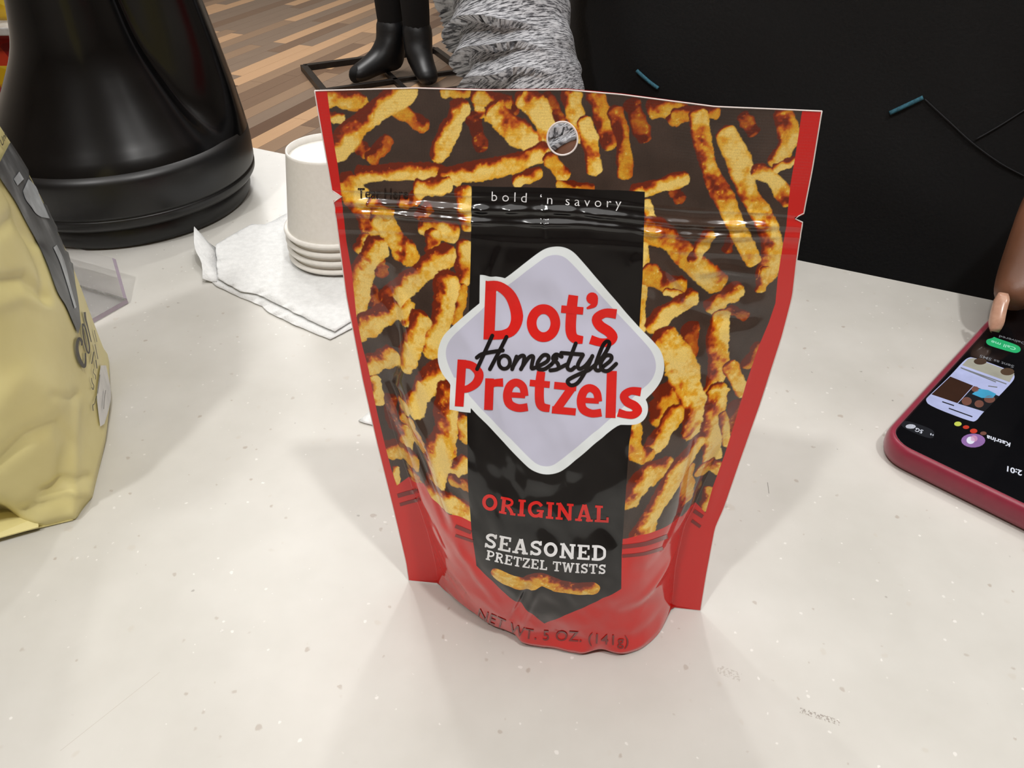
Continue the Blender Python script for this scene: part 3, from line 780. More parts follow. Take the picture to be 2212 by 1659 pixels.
for L in ([(485, 666), (442, 760), (388, 880)], [(576, 674), (530, 765), (470, 880)], [(386, 806), (430, 780), (552, 760)],
          [(640, 800), (612, 880)], [(614, 868), (655, 805), (688, 797), (682, 850), (668, 880)], [(676, 865), (718, 806), (746, 800), (738, 850), (738, 876), (765, 868)],
          [(765, 868), (835, 830), (842, 796), (810, 792), (775, 838), (778, 878), (818, 880), (862, 850)],
          [(928, 800), (892, 786), (872, 812), (904, 846), (904, 878), (856, 888)], [(862, 850), (895, 812)], [(904, 878), (960, 850)],
          [(1018, 716), (986, 800), (964, 866), (986, 886), (1012, 868)], [(926, 776), (1000, 782), (1062, 786)],
          [(1064, 790), (1032, 850), (1042, 878), (1082, 856), (1124, 800)], [(1124, 796), (1082, 890), (1032, 966), (988, 984), (966, 956), (1010, 926), (1105, 884)],
          [(1105, 884), (1180, 815), (1232, 726), (1218, 702), (1190, 732), (1152, 828), (1142, 876), (1166, 888), (1195, 862)],
          [(1195, 862), (1242, 822), (1242, 794), (1208, 796), (1178, 844), (1188, 884), (1226, 890), (1276, 846)]):
    I.stroke(L, 25, **kw)
I.stroke(ell(562, 836, 36, 42), 24, closed=True)
I.build('script_lettering', .00024, M_iblk, z8)
# slab-serif words
SL = {
 'O': (.96, [(ell(.45, .5, .33, .39), .20, True)]), 'I': (.52, [([(.25, 0), (.25, 1)], .22, False), ([(.04, .07), (.46, .07)], .14, False), ([(.04, .93), (.46, .93)], .14, False)]),
 'R': (1.0, [([(.24, 0), (.24, 1)], .21, False), ([(.03, .07), (.45, .07)], .14, False), ([(.03, .93), (.5, .93), (.70, .84), (.70, .66), (.5, .53), (.2, .52)], .15, False), ([(.45, .52), (.66, .30), (.78, .07)], .19, False), ([(.66, .07), (.96, .07)], .14, False)]),
 'G': (.98, [([(.80, .72), (.62, .88), (.40, .88), (.17, .70), (.15, .36), (.34, .12), (.60, .12), (.78, .28)], .19, False), ([(.54, .42), (.93, .42)], .13, False), ([(.79, .02), (.79, .42)], .18, False)]),
 'N': (1.06, [([(.22, 0), (.22, 1)], .17, False), ([(.82, 0), (.82, 1)], .17, False), ([(.18, .98), (.84, .02)], .22, False), ([(.03, .07), (.42, .07)], .14, False), ([(.03, .93), (.28, .93)], .14, False), ([(.63, .93), (1.0, .93)], .14, False)]),
 'A': (1.04, [([(.20, 0), (.48, 1)], .16, False), ([(.52, 1), (.82, 0)], .22, False), ([(.28, .32), (.74, .32)], .13, False), ([(.02, .07), (.40, .07)], .14, False), ([(.62, .07), (1.0, .07)], .14, False)]),
 'L': (.86, [([(.24, 0), (.24, 1)], .21, False), ([(.03, .07), (.80, .07)], .14, False), ([(.74, .02), (.74, .32)], .13, False), ([(.03, .93), (.46, .93)], .14, False)]),
 'S': (.84, [([(.70, .74), (.56, .89), (.32, .89), (.16, .74), (.24, .58), (.54, .46), (.66, .30), (.56, .12), (.30, .11), (.12, .24)], .18, False), ([(.12, .0), (.12, .30)], .10, False), ([(.70, .70), (.70, 1.0)], .10, False)]),
 'E': (.88, [([(.22, 0), (.22, 1)], .21, False), ([(.03, .07), (.80, .07)], .14, False), ([(.03, .93), (.78, .93)], .14, False), ([(.2, .5), (.56, .5)], .13, False), ([(.75, .02), (.75, .30)], .12, False), ([(.73, .70), (.73, .98)], .12, False), ([(.55, .38), (.55, .62)], .10, False)]),
 'D': (1.0, [([(.24, 0), (.24, 1)], .21, False), ([(.03, .07), (.5, .07), (.78, .24), (.82, .5), (.78, .76), (.5, .93), (.03, .93)], .17, False)]),
 'P': (.90, [([(.24, 0), (.24, 1)], .21, False), ([(.03, .07), (.48, .07)], .14, False), ([(.03, .93), (.52, .93), (.74, .82), (.74, .60), (.52, .46), (.2, .45)], .16, False)]),
 'T': (.92, [([(.45, 0), (.45, 1)], .21, False), ([(.22, .07), (.68, .07)], .14, False), ([(.03, .93), (.87, .93)], .14, False), ([(.08, .68), (.08, .98)], .12, False), ([(.82, .68), (.82, .98)], .12, False)]),
 'Z': (.86, [([(.06, .93), (.78, .93)], .14, False), ([(.68, .92), (.14, .08)], .20, False), ([(.06, .07), (.80, .07)], .14, False), ([(.10, .68), (.10, .98)], .12, False), ([(.75, .02), (.75, .32)], .12, False)]),
 'W': (1.36, [([(.20, 1), (.42, 0)], .19, False), ([(.42, 0), (.66, .95)], .15, False), ([(.66, .95), (.92, 0)], .19, False), ([(.92, 0), (1.14, 1)], .15, False), ([(.03, .93), (.42, .93)], .14, False), ([(.95, .93), (1.32, .93)], .14, False)]),
 ' ': (.42, [])}
def along(base, total):
    """letter coordinates -> photo position along a baseline curve"""
    B = np.array(catmull(base, 12)); d = np.r_[0, np.cumsum(np.linalg.norm(np.diff(B, axis=0), axis=1))]
    def fn(x, y, hgt):
        s = np.clip(x / total, 0, 1) * d[-1]; p = np.array([np.interp(s, d, B[:, 0]), np.interp(s, d, B[:, 1])])
        q = np.array([np.interp(min(s + 4, d[-1]), d, B[:, 0]), np.interp(min(s + 4, d[-1]), d, B[:, 1])]) - np.array([np.interp(max(s - 4, 0), d, B[:, 0]), np.interp(max(s - 4, 0), d, B[:, 1])])
        q /= np.linalg.norm(q); up = np.array([q[1], -q[0]]); up = up * .6 + np.array([0, -1]) * .4
        return tuple(p + up * hgt * y)
    return fn
def slab(name, text, base, hgt, mat, gap=.04):
    I = Ink(); x = 0; L = []
    for ch in text: L.append(x); x += SL[ch][0] + gap
    for ch, x0 in zip(text, L):
        for pts, wd, cl in SL[ch][1]: I.stroke([(x0 + a, b) for a, b in pts], wd, closed=cl, m=4)
    fn = along(base, x); return I.build(name, .00016, mat, lambda vs: [fn(a, b, hgt) for a, b in vs])
slab('flavour_lettering', 'ORIGINAL', [(1039, 1099), (1095, 1111), (1150, 1117), (1235, 1124), (1318, 1129)], 36, M_ired)
slab('title_lettering', 'SEASONED', [(1045, 1181), (1110, 1194), (1183, 1202), (1250, 1208), (1313, 1211)], 32, M_iwht)
slab('subtitle_lettering', 'PRETZEL TWISTS', [(1049, 1208), (1110, 1222), (1178, 1231), (1245, 1237), (1310, 1240)], 21, M_iwht)
# plain sans words from the built-in font
def text_mesh(body, bold=0.0, spacing=1.0, dense=False):
    cu = bpy.data.curves.new('txt', 'FONT'); cu.body = body; cu.size = 1.0; cu.offset = bold; cu.space_character = spacing; cu.resolution_u = 3
    o = bpy.data.objects.new('txt', cu); COL.objects.link(o); dg = bpy.context.evaluated_depsgraph_get()
    m = bpy.data.meshes.new_from_object(o.evaluated_get(dg)); v = np.array([tuple(p.co) for p in m.vertices])[:, :2]; f = [tuple(p.vertices) for p in m.polygons]
    bpy.data.objects.remove(o); bpy.data.curves.remove(cu); bpy.data.meshes.remove(m)
    if dense:
        bm = bmesh.new(); vs = [bm.verts.new((p[0], p[1], 0)) for p in v]
        for q in f:
            try: bm.faces.new([vs[k] for k in q])
            except ValueError: pass
        for _ in range(3):
            bmesh.ops.triangulate(bm, faces=bm.faces[:])
            es = [e for e in bm.edges if e.calc_length() > .10]
            if es: bmesh.ops.subdivide_edges(bm, edges=es, cuts=1)
        bm.verts.index_update(); v = np.array([tuple(p.co) for p in bm.verts])[:, :2]; f = [tuple(q.index for q in fc.verts) for fc in bm.faces]; bm.free()
    v[:, 0] -= v[:, 0].min(); return v, f, v[:, 0].max()
CAP = 0.70
def sans(name, body, base, hgt, mat, bold=0.0, spacing=1.0, off=.0003):
    v, f, wdt = text_mesh(body, bold, spacing, True); fn = along(base, wdt); I = Ink(); I.v = [tuple(p) for p in v]; I.f = f
    return I.build(name, off, mat, lambda vs: [fn(a, b / CAP, hgt) for a, b in vs])
sans('slogan_lettering', "bold \u2018n savory", [(1062, 434), (1130, 437), (1200, 442), (1270, 446), (1342, 449)], 21, M_iwht, -.008, 1.55)
sans('tear_lettering', 'Tear Here', [(773, 428), (825, 428), (882, 429)], 22, M_itear, .012)
sans('weight_lettering', 'NET WT. 5 OZ. (141g)', [(1031, 1334), (1078, 1354), (1130, 1376), (1180, 1382), (1240, 1384), (1300, 1390), (1357, 1394)], 21, M_idrd, .004, 1.05, .0003)
I = Ink()
for L, wd in (([(859, 1071), (880, 1065), (903, 1060)], 9), ([(864, 1090), (885, 1084), (908, 1079)], 7), ([(984, 1136), (1018, 1150)], 8), ([(984, 1156), (1022, 1169)], 6),
              ([(1344, 1181), (1395, 1174), (1442, 1158)], 9), ([(1344, 1201), (1390, 1196), (1432, 1184)], 7), ([(1499, 1103), (1518, 1116)], 8), ([(1494, 1124), (1513, 1138)], 7)):
    I = Ink(); I.stroke(L, wd); I.build('accent_stripe', .00014, M_idrd)
# ================================================================== AIRPOT (black coffee dispenser)
AC = on_z(298, 430)
air = thing('coffee_airpot', 'tall glossy black coffee dispenser tapering up from a wide round base', 'coffee dispenser', loc=tuple(AC))
def black_gloss(name, rgb, rough, dust=0.05):
    t = NT(name); c = t.coord(); f = t.noise(c, 45, 6, .65); g = t.noise(c, 6, 3)
    t.l(t.ramp(f, [(.35, lin(rgb)), (.8, lin(tuple(v + 8 for v in rgb)))]), t.b.inputs['Base Color'])
    t.l(t.math('MULTIPLY_ADD', g, .16, rough - .05), t.b.inputs['Roughness'])
    v = t.n('ShaderNodeTexVoronoi'); v.inputs['Scale'].default_value = 60; t.l(c, v.inputs['Vector'])
    return t.m
M_air = black_gloss('airpot_plastic', (4, 4, 5), .16); M_airb = black_gloss('airpot_base_plastic', (14, 14, 15), .34)
face = math.atan2(-AC[1], -AC[0])            # direction of the camera seen from the pot
def chan(r, z, a):
    d = (a - face + math.pi) % (2 * math.pi) - math.pi        # + is to the viewer's right
    right = float(np.interp(z, [.06, .10, .135, .19, .28, .40], [.1125, .108, .1025, .093, .082, .078]))
    k = float(smooth(.82, 1.18, d) * (1 - smooth(2.3, 3.0, d)))
    foot = float(smooth(.150, .062, z))
    rr = r + (right - r) * k
    rr -= .007 * math.exp(-((d - .80) / .10) ** 2) * float(smooth(.062, .10, z))
    return rr
prof = [(.1075, .062), (.1045, .068), (.097, .078), (.085, .095), (.072, .115), (.058, .14), (.050, .17), (.045, .21), (.043, .25), (.043, .40)]
pz = np.linspace(.062, .40, 60); pr = pinterp(pz, [p[1] for p in prof], [p[0] for p in prof])
v, f = lathe(list(zip(pr, pz)), 180, AC, chan); rel(pyd('body', v, f, M_air, None, True), air)
v, f = lathe([(.0, .0), (.098, .0), (.1025, .002), (.104, .006), (.105, .020), (.101, .021)], 96, AC); rel(pyd('foot_ring', v, f, M_airb, None, True), air)
v, f = lathe([(.100, .0195), (.109, .020), (.1115, .0235), (.112, .028), (.1115, .0295), (.1103, .030), (.1115, .0308), (.1122, .033), (.1128, .047), (.1125, .058), (.1100, .0645), (.095, .066)], 128, AC)
rel(pyd('base_skirt', v, f, M_airb, None, True), air)
v, f = lathe([(.066, .398), (.088, .402), (.090, .415), (.086, .44), (.072, .452), (.0, .455)], 96, AC); rel(pyd('lid', v, f, M_air, None, True), air)
bm = bmesh.new(); box_bm(bm, (AC[0], AC[1] - .02, .462), (.05, .13, .02), None, .004); rel(from_bm('pump_lever', bm, M_airb), air)

# ================================================================== NAPKINS
def napkin_mat():
    t = NT('paper_napkin'); c = t.coord(); f = t.noise(c, 220, 4, .6)
    t.l(t.ramp(f, [(.3, lin((214, 215, 214))), (.7, lin((228, 229, 228)))]), t.b.inputs['Base Color']); t.set(Roughness=.95)
    wv = t.n('ShaderNodeTexVoronoi'); wv.inputs['Scale'].default_value = 700; t.l(c, wv.inputs['Vector'])
    t.bump(t.math('ADD', t.math('MULTIPLY', wv.outputs['Distance'], .5), f), .5, .0006)
    t.b.inputs['Subsurface Weight'].default_value = 0.0
    return t.m
M_nap = napkin_mat()
def sheet(name, poly, z0, thick, wave, seed, mat, step=.0035, lift=None):
    """a soft paper sheet cut to an outline on the counter"""
    poly = np.array([p[:2] for p in poly]); lo, hi = poly.min(0), poly.max(0)
    bm = bmesh.new()
    pts = []
    for i in range(len(poly)):
        a, b = poly[i], poly[(i + 1) % len(poly)]; n = max(1, int(np.linalg.norm(b - a) / step))
        for k in range(n):
            p = a + (b - a) * k / n; p = p + np.array([mnoise.noise((p[0] * 160, p[1] * 160, seed)), mnoise.noise((p[0] * 160, p[1] * 160, seed + 9))]) * .0008
            pts.append(p)
    vs = [bm.verts.new((p[0], p[1], 0)) for p in pts]
    fc = bm.faces.new(vs)
    bmesh.ops.triangulate(bm, faces=[fc])
    for _ in range(3):
        es = [e for e in bm.edges if e.calc_length() > step * 2.2]
        if es: bmesh.ops.subdivide_edges(bm, edges=es, cuts=1)
        bmesh.ops.triangulate(bm, faces=bm.faces[:])
    for v in bm.verts:
        x, y = v.co.x, v.co.y
        z = z0 + wave * (mnoise.noise((x * 22, y * 22, seed)) + .5 * mnoise.noise((x * 60, y * 60, seed)) + .8)
        if lift: z += lift(x, y)
        v.co.z = z
    r = bmesh.ops.extrude_face_region(bm, geom=bm.faces[:])
    for v in [g for g in r['geom'] if isinstance(g, bmesh.types.BMVert)]: v.co.z += thick
    return from_bm(name, bm, mat, None, True)
nap = thing('paper_napkin', 'crumpled white paper napkin lying under the stack of cups', 'napkin', loc=tuple(on_z(620, 600)))
upper = [(468, 536), (505, 514), (545, 492), (575, 492), (600, 478), (628, 462), (700, 440), (790, 450), (840, 520), (830, 640), (762, 700), (724, 724), (660, 694), (600, 664), (556, 642), (520, 636), (472, 608)]
lower = [(452, 606), (462, 596), (500, 560), (600, 520), (800, 520), (850, 640), (768, 708), (714, 736), (640, 706), (582, 678), (566, 664), (520, 644), (468, 620)]
CL = on_z(470, 575)
def curl(x, y):
    d = x - CL[0]; return float(smooth(.004, -.010, d)) * .014
rel(sheet('top_ply', [on_z(*p) for p in upper], .0022, .0005, .0010, 3, M_nap), nap)
rel(sheet('bottom_ply', [on_z(*p) for p in lower], .0004, .0005, .0005, 5, M_nap), nap)
flap = []
A_, B_ = on_z(470, 612), on_z(468, 540)
rows_ = []
for t in np.linspace(0, 1, 9):
    b = A_ + (B_ - A_) * t; top = b + np.array([-.011 - .004 * t, .004 * math.sin(t * 7), 0]); hgt = .004 + .016 * t
    rows_.append([b + [0, 0, .0015], b * .6 + top * .4 + [0.001 * math.sin(t * 9), 0, hgt * .3], top + [0, 0, hgt]])
v, f = loft(rows_, closed=False); o = pyd('curled_edge', v, f, M_nap, None, True); so = o.modifiers.new('thick', 'SOLIDIFY'); so.thickness = .0005; rel(o, nap)
o = sheet('paper_scrap', [on_z(*p) for p in [(774, 912), (812, 881), (900, 862), (980, 900), (930, 950), (830, 928)]], .0004, .0005, .0006, 8, M_nap, .004)
tag(o, 'small white paper corner sticking out behind the red pouch edge', 'paper')

# ================================================================== STACKED PAPER CUPS
def cup_mat():
    t = NT('white_paper_cup'); c = t.coord(); f = t.noise(c, 300, 3)
    t.l(t.ramp(f, [(.3, lin((232, 229, 222))), (.7, lin((238, 235, 229)))]), t.b.inputs['Base Color']); t.set(Roughness=.6); return t.m
M_cup = cup_mat()
CB = on_z(742, 553)
def make_cup(z, label):
    r = thing('paper_cup', label, 'cup', 'upside-down paper cups in one stack', (CB[0], CB[1], z))
    o0 = (0, 0, 0)
    v, f = lathe([(.0398, .004), (.0388, .010), (.0312, .0635), (.0309, .0655), (.0298, .0655), (.0296, .0595), (.0304, .058), (.0380, .010), (.0390, .004)], 72, o0); pyd('wall', v, f, M_cup, r, True)
    n = 10; ringp = [(.0412 + .0019 * math.cos(2 * math.pi * k / n), .0026 + .0021 * math.sin(2 * math.pi * k / n)) for k in range(n + 1)]
    v, f = lathe(ringp, 72, o0); pyd('rolled_rim', v, f, M_cup, r, True)
    v, f = lathe([(.0, .0600), (.028, .0600), (.0297, .0604), (.0297, .0594), (.0, .0590)], 56, o0); pyd('base_disc', v, f, M_cup, r, True)
    return r
c0 = make_cup(.0050, 'lowest white paper cup of the stack, resting on the napkin')
labs = ['second white paper cup from the napkin, only its rolled rim showing', 'third white paper cup from the napkin, just below the top cup', 'topmost white paper cup of the stack, its whole wall and base showing']
for k, lb in enumerate(labs):
    r = c0.copy(); COL.objects.link(r); r.location = (CB[0], CB[1], .0050 + .0074 * (k + 1)); r['label'] = lb
    for ch in list(c0.children):
        c = ch.copy(); COL.objects.link(c); c.parent = r

# ================================================================== ACRYLIC SIGN STAND
def acrylic(name, tint, rough=.02):
    t = NT(name); c = t.coord(); f = t.noise(c, 60)
    t.l(t.ramp(f, [(.3, lin(tint)), (.7, lin(tuple(min(255, v + 4) for v in tint)))]), t.b.inputs['Base Color'])
    t.set(Roughness=rough); t.b.inputs['Transmission Weight'].default_value = 1.0; t.b.inputs['IOR'].default_value = 1.3; return t.m
M_acr = acrylic('clear_acrylic', (248, 248, 250)); M_acre = plain('acrylic_cut_edge', (176, 164, 178), .25)
G1 = on_z(278, 656); FT = on_z(198, 702); LFT = on_z(170, 624); ld = (LFT - G1); ld[2] = 0; ld /= np.linalg.norm(ld)
TP = on_y(250, 560, G1[1] + .030)
sign = thing('sign_stand', 'clear acrylic sign stand with pale lilac edges behind the yellow coffee bag', 'sign stand', loc=tuple(G1))
def slab3(name, a, b, wvec, th, up):
    a, b, up = np.array(a), np.array(b), np.array(up); n = [a, b, b + up * th, a + up * th]
    v = n + [p + wvec for p in n]
    return pyd(name, v, [(0, 1, 2, 3), (7, 6, 5, 4), (0, 4, 5, 1), (3, 2, 6, 7), (1, 5, 6, 2), (0, 3, 7, 4)], [M_acr, M_acre], sign)
pn = np.cross(TP - G1, ld); pn /= np.linalg.norm(pn)
if pn[1] > 0: pn = -pn
for nm, a, b, upv in (('upright_panel', G1 + [0, 0, .0042], TP, pn), ('foot_panel', FT + [0, 0, .0006], G1 + [0, 0, .0006], np.array([0, 0, 1.0]))):
    o = slab3(nm, a, b, ld * .11, .0036, upv); o.parent = None; rel(o, sign)
    for k, p in enumerate(o.data.polygons): p.material_index = 1 if k in (0, 1) else 0

# ================================================================== YELLOW COFFEE BAG
def yellow_mat():
    t = NT('pale_yellow_film'); c = t.coord(); f = t.noise(c, 30, 4)
    t.l(t.ramp(f, [(.3, lin((224, 212, 146))), (.7, lin((232, 221, 158)))]), t.b.inputs['Base Color']); t.set(Roughness=.42)
    t.bump(t.noise(c, 26, 3), .25, .003); return t.m
M_yel = yellow_mat()
bagp = [on_z(238, 872), on_z(228, 955), on_z(200, 1074), on_z(160, 1123), on_z(0, 1163), on_z(-170, 1190)]
bagp = [p[:2] for p in bagp]
d0 = bagp[0] - bagp[2]; back = bagp[0] + d0 * .55 + np.array([-.006, 0]); backl = back + (bagp[5] - bagp[3]) * 1.0
ring0 = [bagp[0], bagp[1], bagp[2], bagp[3], bagp[4], bagp[5], bagp[5] + d0 * .6, backl, (back + backl) / 2, back]
fp = np.array(ring0); cen = fp.mean(0)
def resample(P, n):
    P = np.vstack([P, P[:1]]); d = np.r_[0, np.cumsum(np.linalg.norm(np.diff(P, axis=0), axis=1))]
    s = np.linspace(0, d[-1], n + 1)[:-1]; return np.stack([np.interp(s, d, P[:, 0]), np.interp(s, d, P[:, 1])], -1)
NB = 220; base_r = resample(fp, NB)
def sm_ring(R, k):
    K = np.exp(-np.linspace(-2, 2, 2 * k + 1) ** 2); K /= K.sum()
    E_ = np.concatenate([R[-k:], R, R[:k]]); return np.stack([np.convolve(E_[:, i], K, 'valid') for i in (0, 1)], -1)
BAGFOLDS = [([(-10, 1000), (60, 940), (120, 915), (150, 960), (130, 1060), (60, 1110)], -.0050, 18), ([(0, 870), (60, 815), (120, 850)], .0030, 32), ([(-5, 612), (55, 602), (95, 645)], -.0045, 13),
            ([(-5, 660), (50, 640), (90, 655)], .0025, 16), ([(0, 500), (30, 470), (88, 522)], -.0030, 16), ([(165, 880), (166, 1000), (160, 1110)], .0028, 10), ([(95, 1062), (150, 1040), (192, 1032)], -.0034, 8),
            ([(85, 1088), (150, 1062), (188, 1064)], .0030, 7), ([(0, 391), (37, 451), (65, 500), (93, 584), (99, 650)], -.0026, 9), ([(110, 850), (150, 860), (168, 850)], -.0022, 8)]
def segdist(x, y, a, b):
    dx, dy = b[0] - a[0], b[1] - a[1]; t = max(0, min(1, ((x - a[0]) * dx + (y - a[1]) * dy) / (dx * dx + dy * dy))); return math.hypot(x - a[0] - t * dx, y - a[1] - t * dy)
rings = []; BH = .315; NZ_ = 170
sd_ = (bagp[5] - bagp[3]) / np.linalg.norm(bagp[5] - bagp[3])
soft = sm_ring(base_r, 12)
ctr = soft.mean(0)
for k in range(NZ_):
    z = BH * k / (NZ_ - 1); t = min(1.0, z / .235)
    a = float(smooth(0, .10, t)); R = base_r * (1 - a) + soft * a
    outw = R - ctr; ln = np.linalg.norm(outw, axis=1)[:, None]
    bulge = .0015 + .0035 * math.sin(math.pi * min(1, t * .88 + .04)) ** 1.1 if t > .02 else .0
    if t <= .02: bulge = .0015 * t / .02
    R = R + outw / ln * bulge
    pin = float(smooth(.35, 1.0, t)); R = ctr + (R - ctr) * (1 - .22 * pin) + np.array([.006, .01]) * pin * 0
    fl = float(smooth(.225, .30, z)) * .94; R = R - ((R - ctr) @ sd_)[:, None] * sd_ * fl
    zz = np.full(NB, z)
    pts3 = np.column_stack([R, zz])
    on = (R - ctr) / np.linalg.norm(R - ctr, axis=1)[:, None]
    for q in range(NB):
        p = pts3[q]; n = mnoise.noise((p[0] * 20, p[1] * 20, p[2] * 20)) * .0030 * float(smooth(0, .12, t))
        qx, qy = project(p)
        if p[1] < back[1] and -60 < qx < 300:
            for seg_, amp_, wd_ in BAGFOLDS:
                bd_ = min(segdist(qx, qy, seg_[i], seg_[i + 1]) for i in range(len(seg_) - 1))
                if bd_ < 3 * wd_: n += .62 * amp_ * math.exp(-(bd_ / wd_) ** 2)
        pts3[q, :2] += on[q] * n
        tuck = float(smooth(bagp[3][0] - .012, bagp[3][0] - .035, p[0])) * float(smooth(.034, .004, p[2])) * (1 if p[1] < ctr[1] else 0)
        pts3[q, :2] -= on[q] * .020 * tuck
    rings.append(pts3)
v, f = loft(rings, True, True, True)
cof = thing('coffee_bag', 'pale yellow coffee bag with a dark picture strip, standing at the left edge', 'coffee bag', loc=(float(cen[0]), float(cen[1]), 0))
o = pyd('bag_body', v, f, M_yel, None, True); rel(o, cof); cbv = BVHTree.FromPolygons([Vector(p) for p in v], f)
def fold_tri(name, a, b, c, th=.0006):
    a, b, c = map(np.array, (a, b, c)); n = np.cross(b - a, c - a); n /= np.linalg.norm(n); n = n if n[2] > 0 else -n
    v = [a, b, c, a + n * th, b + n * th, c + n * th]
    rel(pyd(name, v, [(2, 1, 0), (3, 4, 5), (0, 1, 4, 3), (1, 2, 5, 4), (2, 0, 3, 5)], M_yel), cof)
def fold_plate(px, z0, z1):
    P = [on_z(x, y, z0 + (z1 - z0) * k / (len(px) - 1)) for k, (x, y) in enumerate(px)]; n = len(P)
    v = P + [p + np.array([0, 0, .0007]) for p in P]
    rel(pyd('bottom_fold', v, [tuple(range(n))[::-1], tuple(range(n, 2 * n))] + [(i, (i + 1) % n, n + (i + 1) % n, n + i) for i in range(n)], M_yel), cof)
fold_plate([(158, 1124), (86, 1141), (-80, 1178), (-90, 1110), (84, 1092)], .0006, .0016)
fold_plate([(84, 1140), (-70, 1182), (-110, 1120), (20, 1108), (84, 1118)], .0030, .0050)
# print on the bag
def bag_quad(name, px, mat, off=.0009):
    P3, F3 = [], []
    L0 = catmull([p[0] for p in px], 5); L1 = catmull([p[1] for p in px], 5); px = list(zip(L0, L1))
    for (a, b) in px:
        n = 12
        for k in range(n + 1):
            q = np.array(a) + (np.array(b) - np.array(a)) * k / n; h = cast(cbv, *q, off)
            P3.append(tuple(h) if h is not None else tuple(P3[-1]))
    n = 13
    for r in range(len(px) - 1):
        for k in range(n - 1): F3.append((r * n + k, r * n + k + 1, (r + 1) * n + k + 1, (r + 1) * n + k))
    return rel(pyd(name, P3, F3, mat, None, True), cof)
def photo_mat():
    t = NT('grey_photo_print'); c = t.coord('Object', (1, 1, .45)); f = t.noise(c, 55, 5, .6)
    t.l(t.ramp(f, [(.30, lin((58, 60, 62))), (.55, lin((92, 95, 97))), (.8, lin((150, 154, 156)))]), t.b.inputs['Base Color']); t.set(Roughness=.4); return t.m
M_photo = photo_mat(); M_pal = plain('pale_grey_print', (176, 182, 186), .4, .12, 120); M_bink = plain('bag_ink', (62, 56, 50), .5)
strip = [((-14, 368), (22, 302)), ((6, 400), (42, 332)), ((30, 436), (66, 372)), ((52, 478), (92, 420)), ((75, 520), (114, 470)), ((98, 570), (137, 512)), ((120, 630), (152, 560)), ((138, 660), (159, 610)), ((152, 692), (166, 652)), ((165, 722), (171, 700))]
bag_quad('picture_print', strip, M_photo)
bag_quad('picture_highlight', [((44, 414), (56, 388)), ((50, 432), (72, 404)), ((62, 448), (82, 428)), ((72, 462), (92, 450)), ((84, 470), (102, 473))], M_pal, .0013)
bag_quad('picture_highlight', [((24, 388), (36, 372)), ((32, 402), (46, 388))], M_pal, .0013)
bag_quad('picture_highlight', [((110, 536), (117, 530)), ((126, 572), (134, 566)), ((142, 622), (147, 618)), ((156, 668), (160, 664))], M_pal, .0013)
M_label = plain('white_sticker', (226, 226, 224), .5)
bag_quad('sticker', [((214, 790), (226, 790)), ((206, 850), (236, 845)), ((208, 884), (233, 878)), ((213, 922), (222, 916))], M_label)
class BagInk(Ink):
    def put(s, name, fn, mat, off=.0009):
        P3 = []
        for a in s.v:
            h = cast(cbv, *fn(a), off); P3.append(tuple(h) if h is not None else (P3[-1] if P3 else (0, 0, 0)))
        return rel(pyd(name, P3, s.f, mat, None, True), cof)
T_ = lambda x, y: (140 + x / 5.927, 660 + y / 5.927)
def bag_stroke(name, L, wd, closed=False, off=.0011, mat=None):
    I = BagInk(); I.stroke(L, wd, closed=closed, m=5); I.put(name, lambda p: T_(*p), mat or M_bink, off)
bag_stroke('title_letter', [(188, 515), (190, 465), (160, 425), (136, 465), (130, 560), (150, 660), (190, 750), (222, 785), (238, 735), (236, 610)], [18, 30, 38, 38, 38, 42, 46, 38, 26, 20])
bag_stroke('title_letter', [(205, 240), (204, 330), (222, 450), (252, 570), (282, 612), (288, 540), (268, 420), (238, 300)], 19, True)
bag_stroke('title_letter', [(228, 90), (240, 180), (272, 300), (312, 470)], [30, 24, 15, 12])
for L, wd in (([(345, 595), (318, 750)], 13), ([(370, 700), (386, 810)], 12), ([(345, 812), (340, 860), (366, 900), (368, 950)], 8), ([(315, 930), (325, 990), (345, 1030), (336, 1080), (320, 1050)], 9),
              ([(337, 1350), (331, 1282), (352, 1262)], 10), ([(356, 1260), (380, 1160)], 9), ([(395, 1130), (424, 890)], 5), ([(352, 320), (386, 470)], 8), ([(360, 500), (398, 690)], 9)):
    bag_stroke('small_lettering', L, wd)
bag_stroke('sticker_lettering', [(455, 1330), (465, 1200), (480, 1090)], 10, False, .0018, plain('grey_print', (140, 138, 140), .5))
vt, ft, wt = text_mesh('Unlimited', .012)
I = BagInk(); I.v = [tuple(p) for p in vt]; I.f = ft
I.put('heading_lettering', lambda p: (1 + 26 * p[0] / wt - 9 * p[1] * .8, 318 - 62 * p[0] / wt - 20 * p[1]), M_bink)

# ================================================================== PHONE
PT = .0155
pa = on_z(1896, 944, PT); q1 = on_z(2120, 700, PT) - on_z(1908, 930, PT); q1[2] = 0; q1 /= np.linalg.norm(q1)
q2 = np.array([q1[1], -q1[0], 0.0])       # short edge, towards the right
PWd, PLn = .1130, .2280
ph = thing('smartphone', 'smartphone in a dark red case lying face up with a message thread on screen', 'phone', loc=tuple(pa))
def rrect(cx_, cy_, hw, hl, r, n=8):
    out = []
    for sx, sy, a0 in ((1, 1, 0), (-1, 1, 90), (-1, -1, 180), (1, -1, 270)):
        for k in range(n + 1):
            a = math.radians(a0 + 90 * k / n); out.append((cx_ + sx * (hw - r) + r * math.cos(a), cy_ + sy * (hl - r) + r * math.sin(a)))
    return out
def ph_pt(s, l, z): return pa + q2 * s + q1 * l + np.array([0, 0, z - PT])
def ph_ring(inset, z): return [ph_pt(a, b, z) for a, b in rrect(PWd / 2, PLn / 2, PWd / 2 - inset, PLn / 2 - inset, max(.018 - inset, .004))]
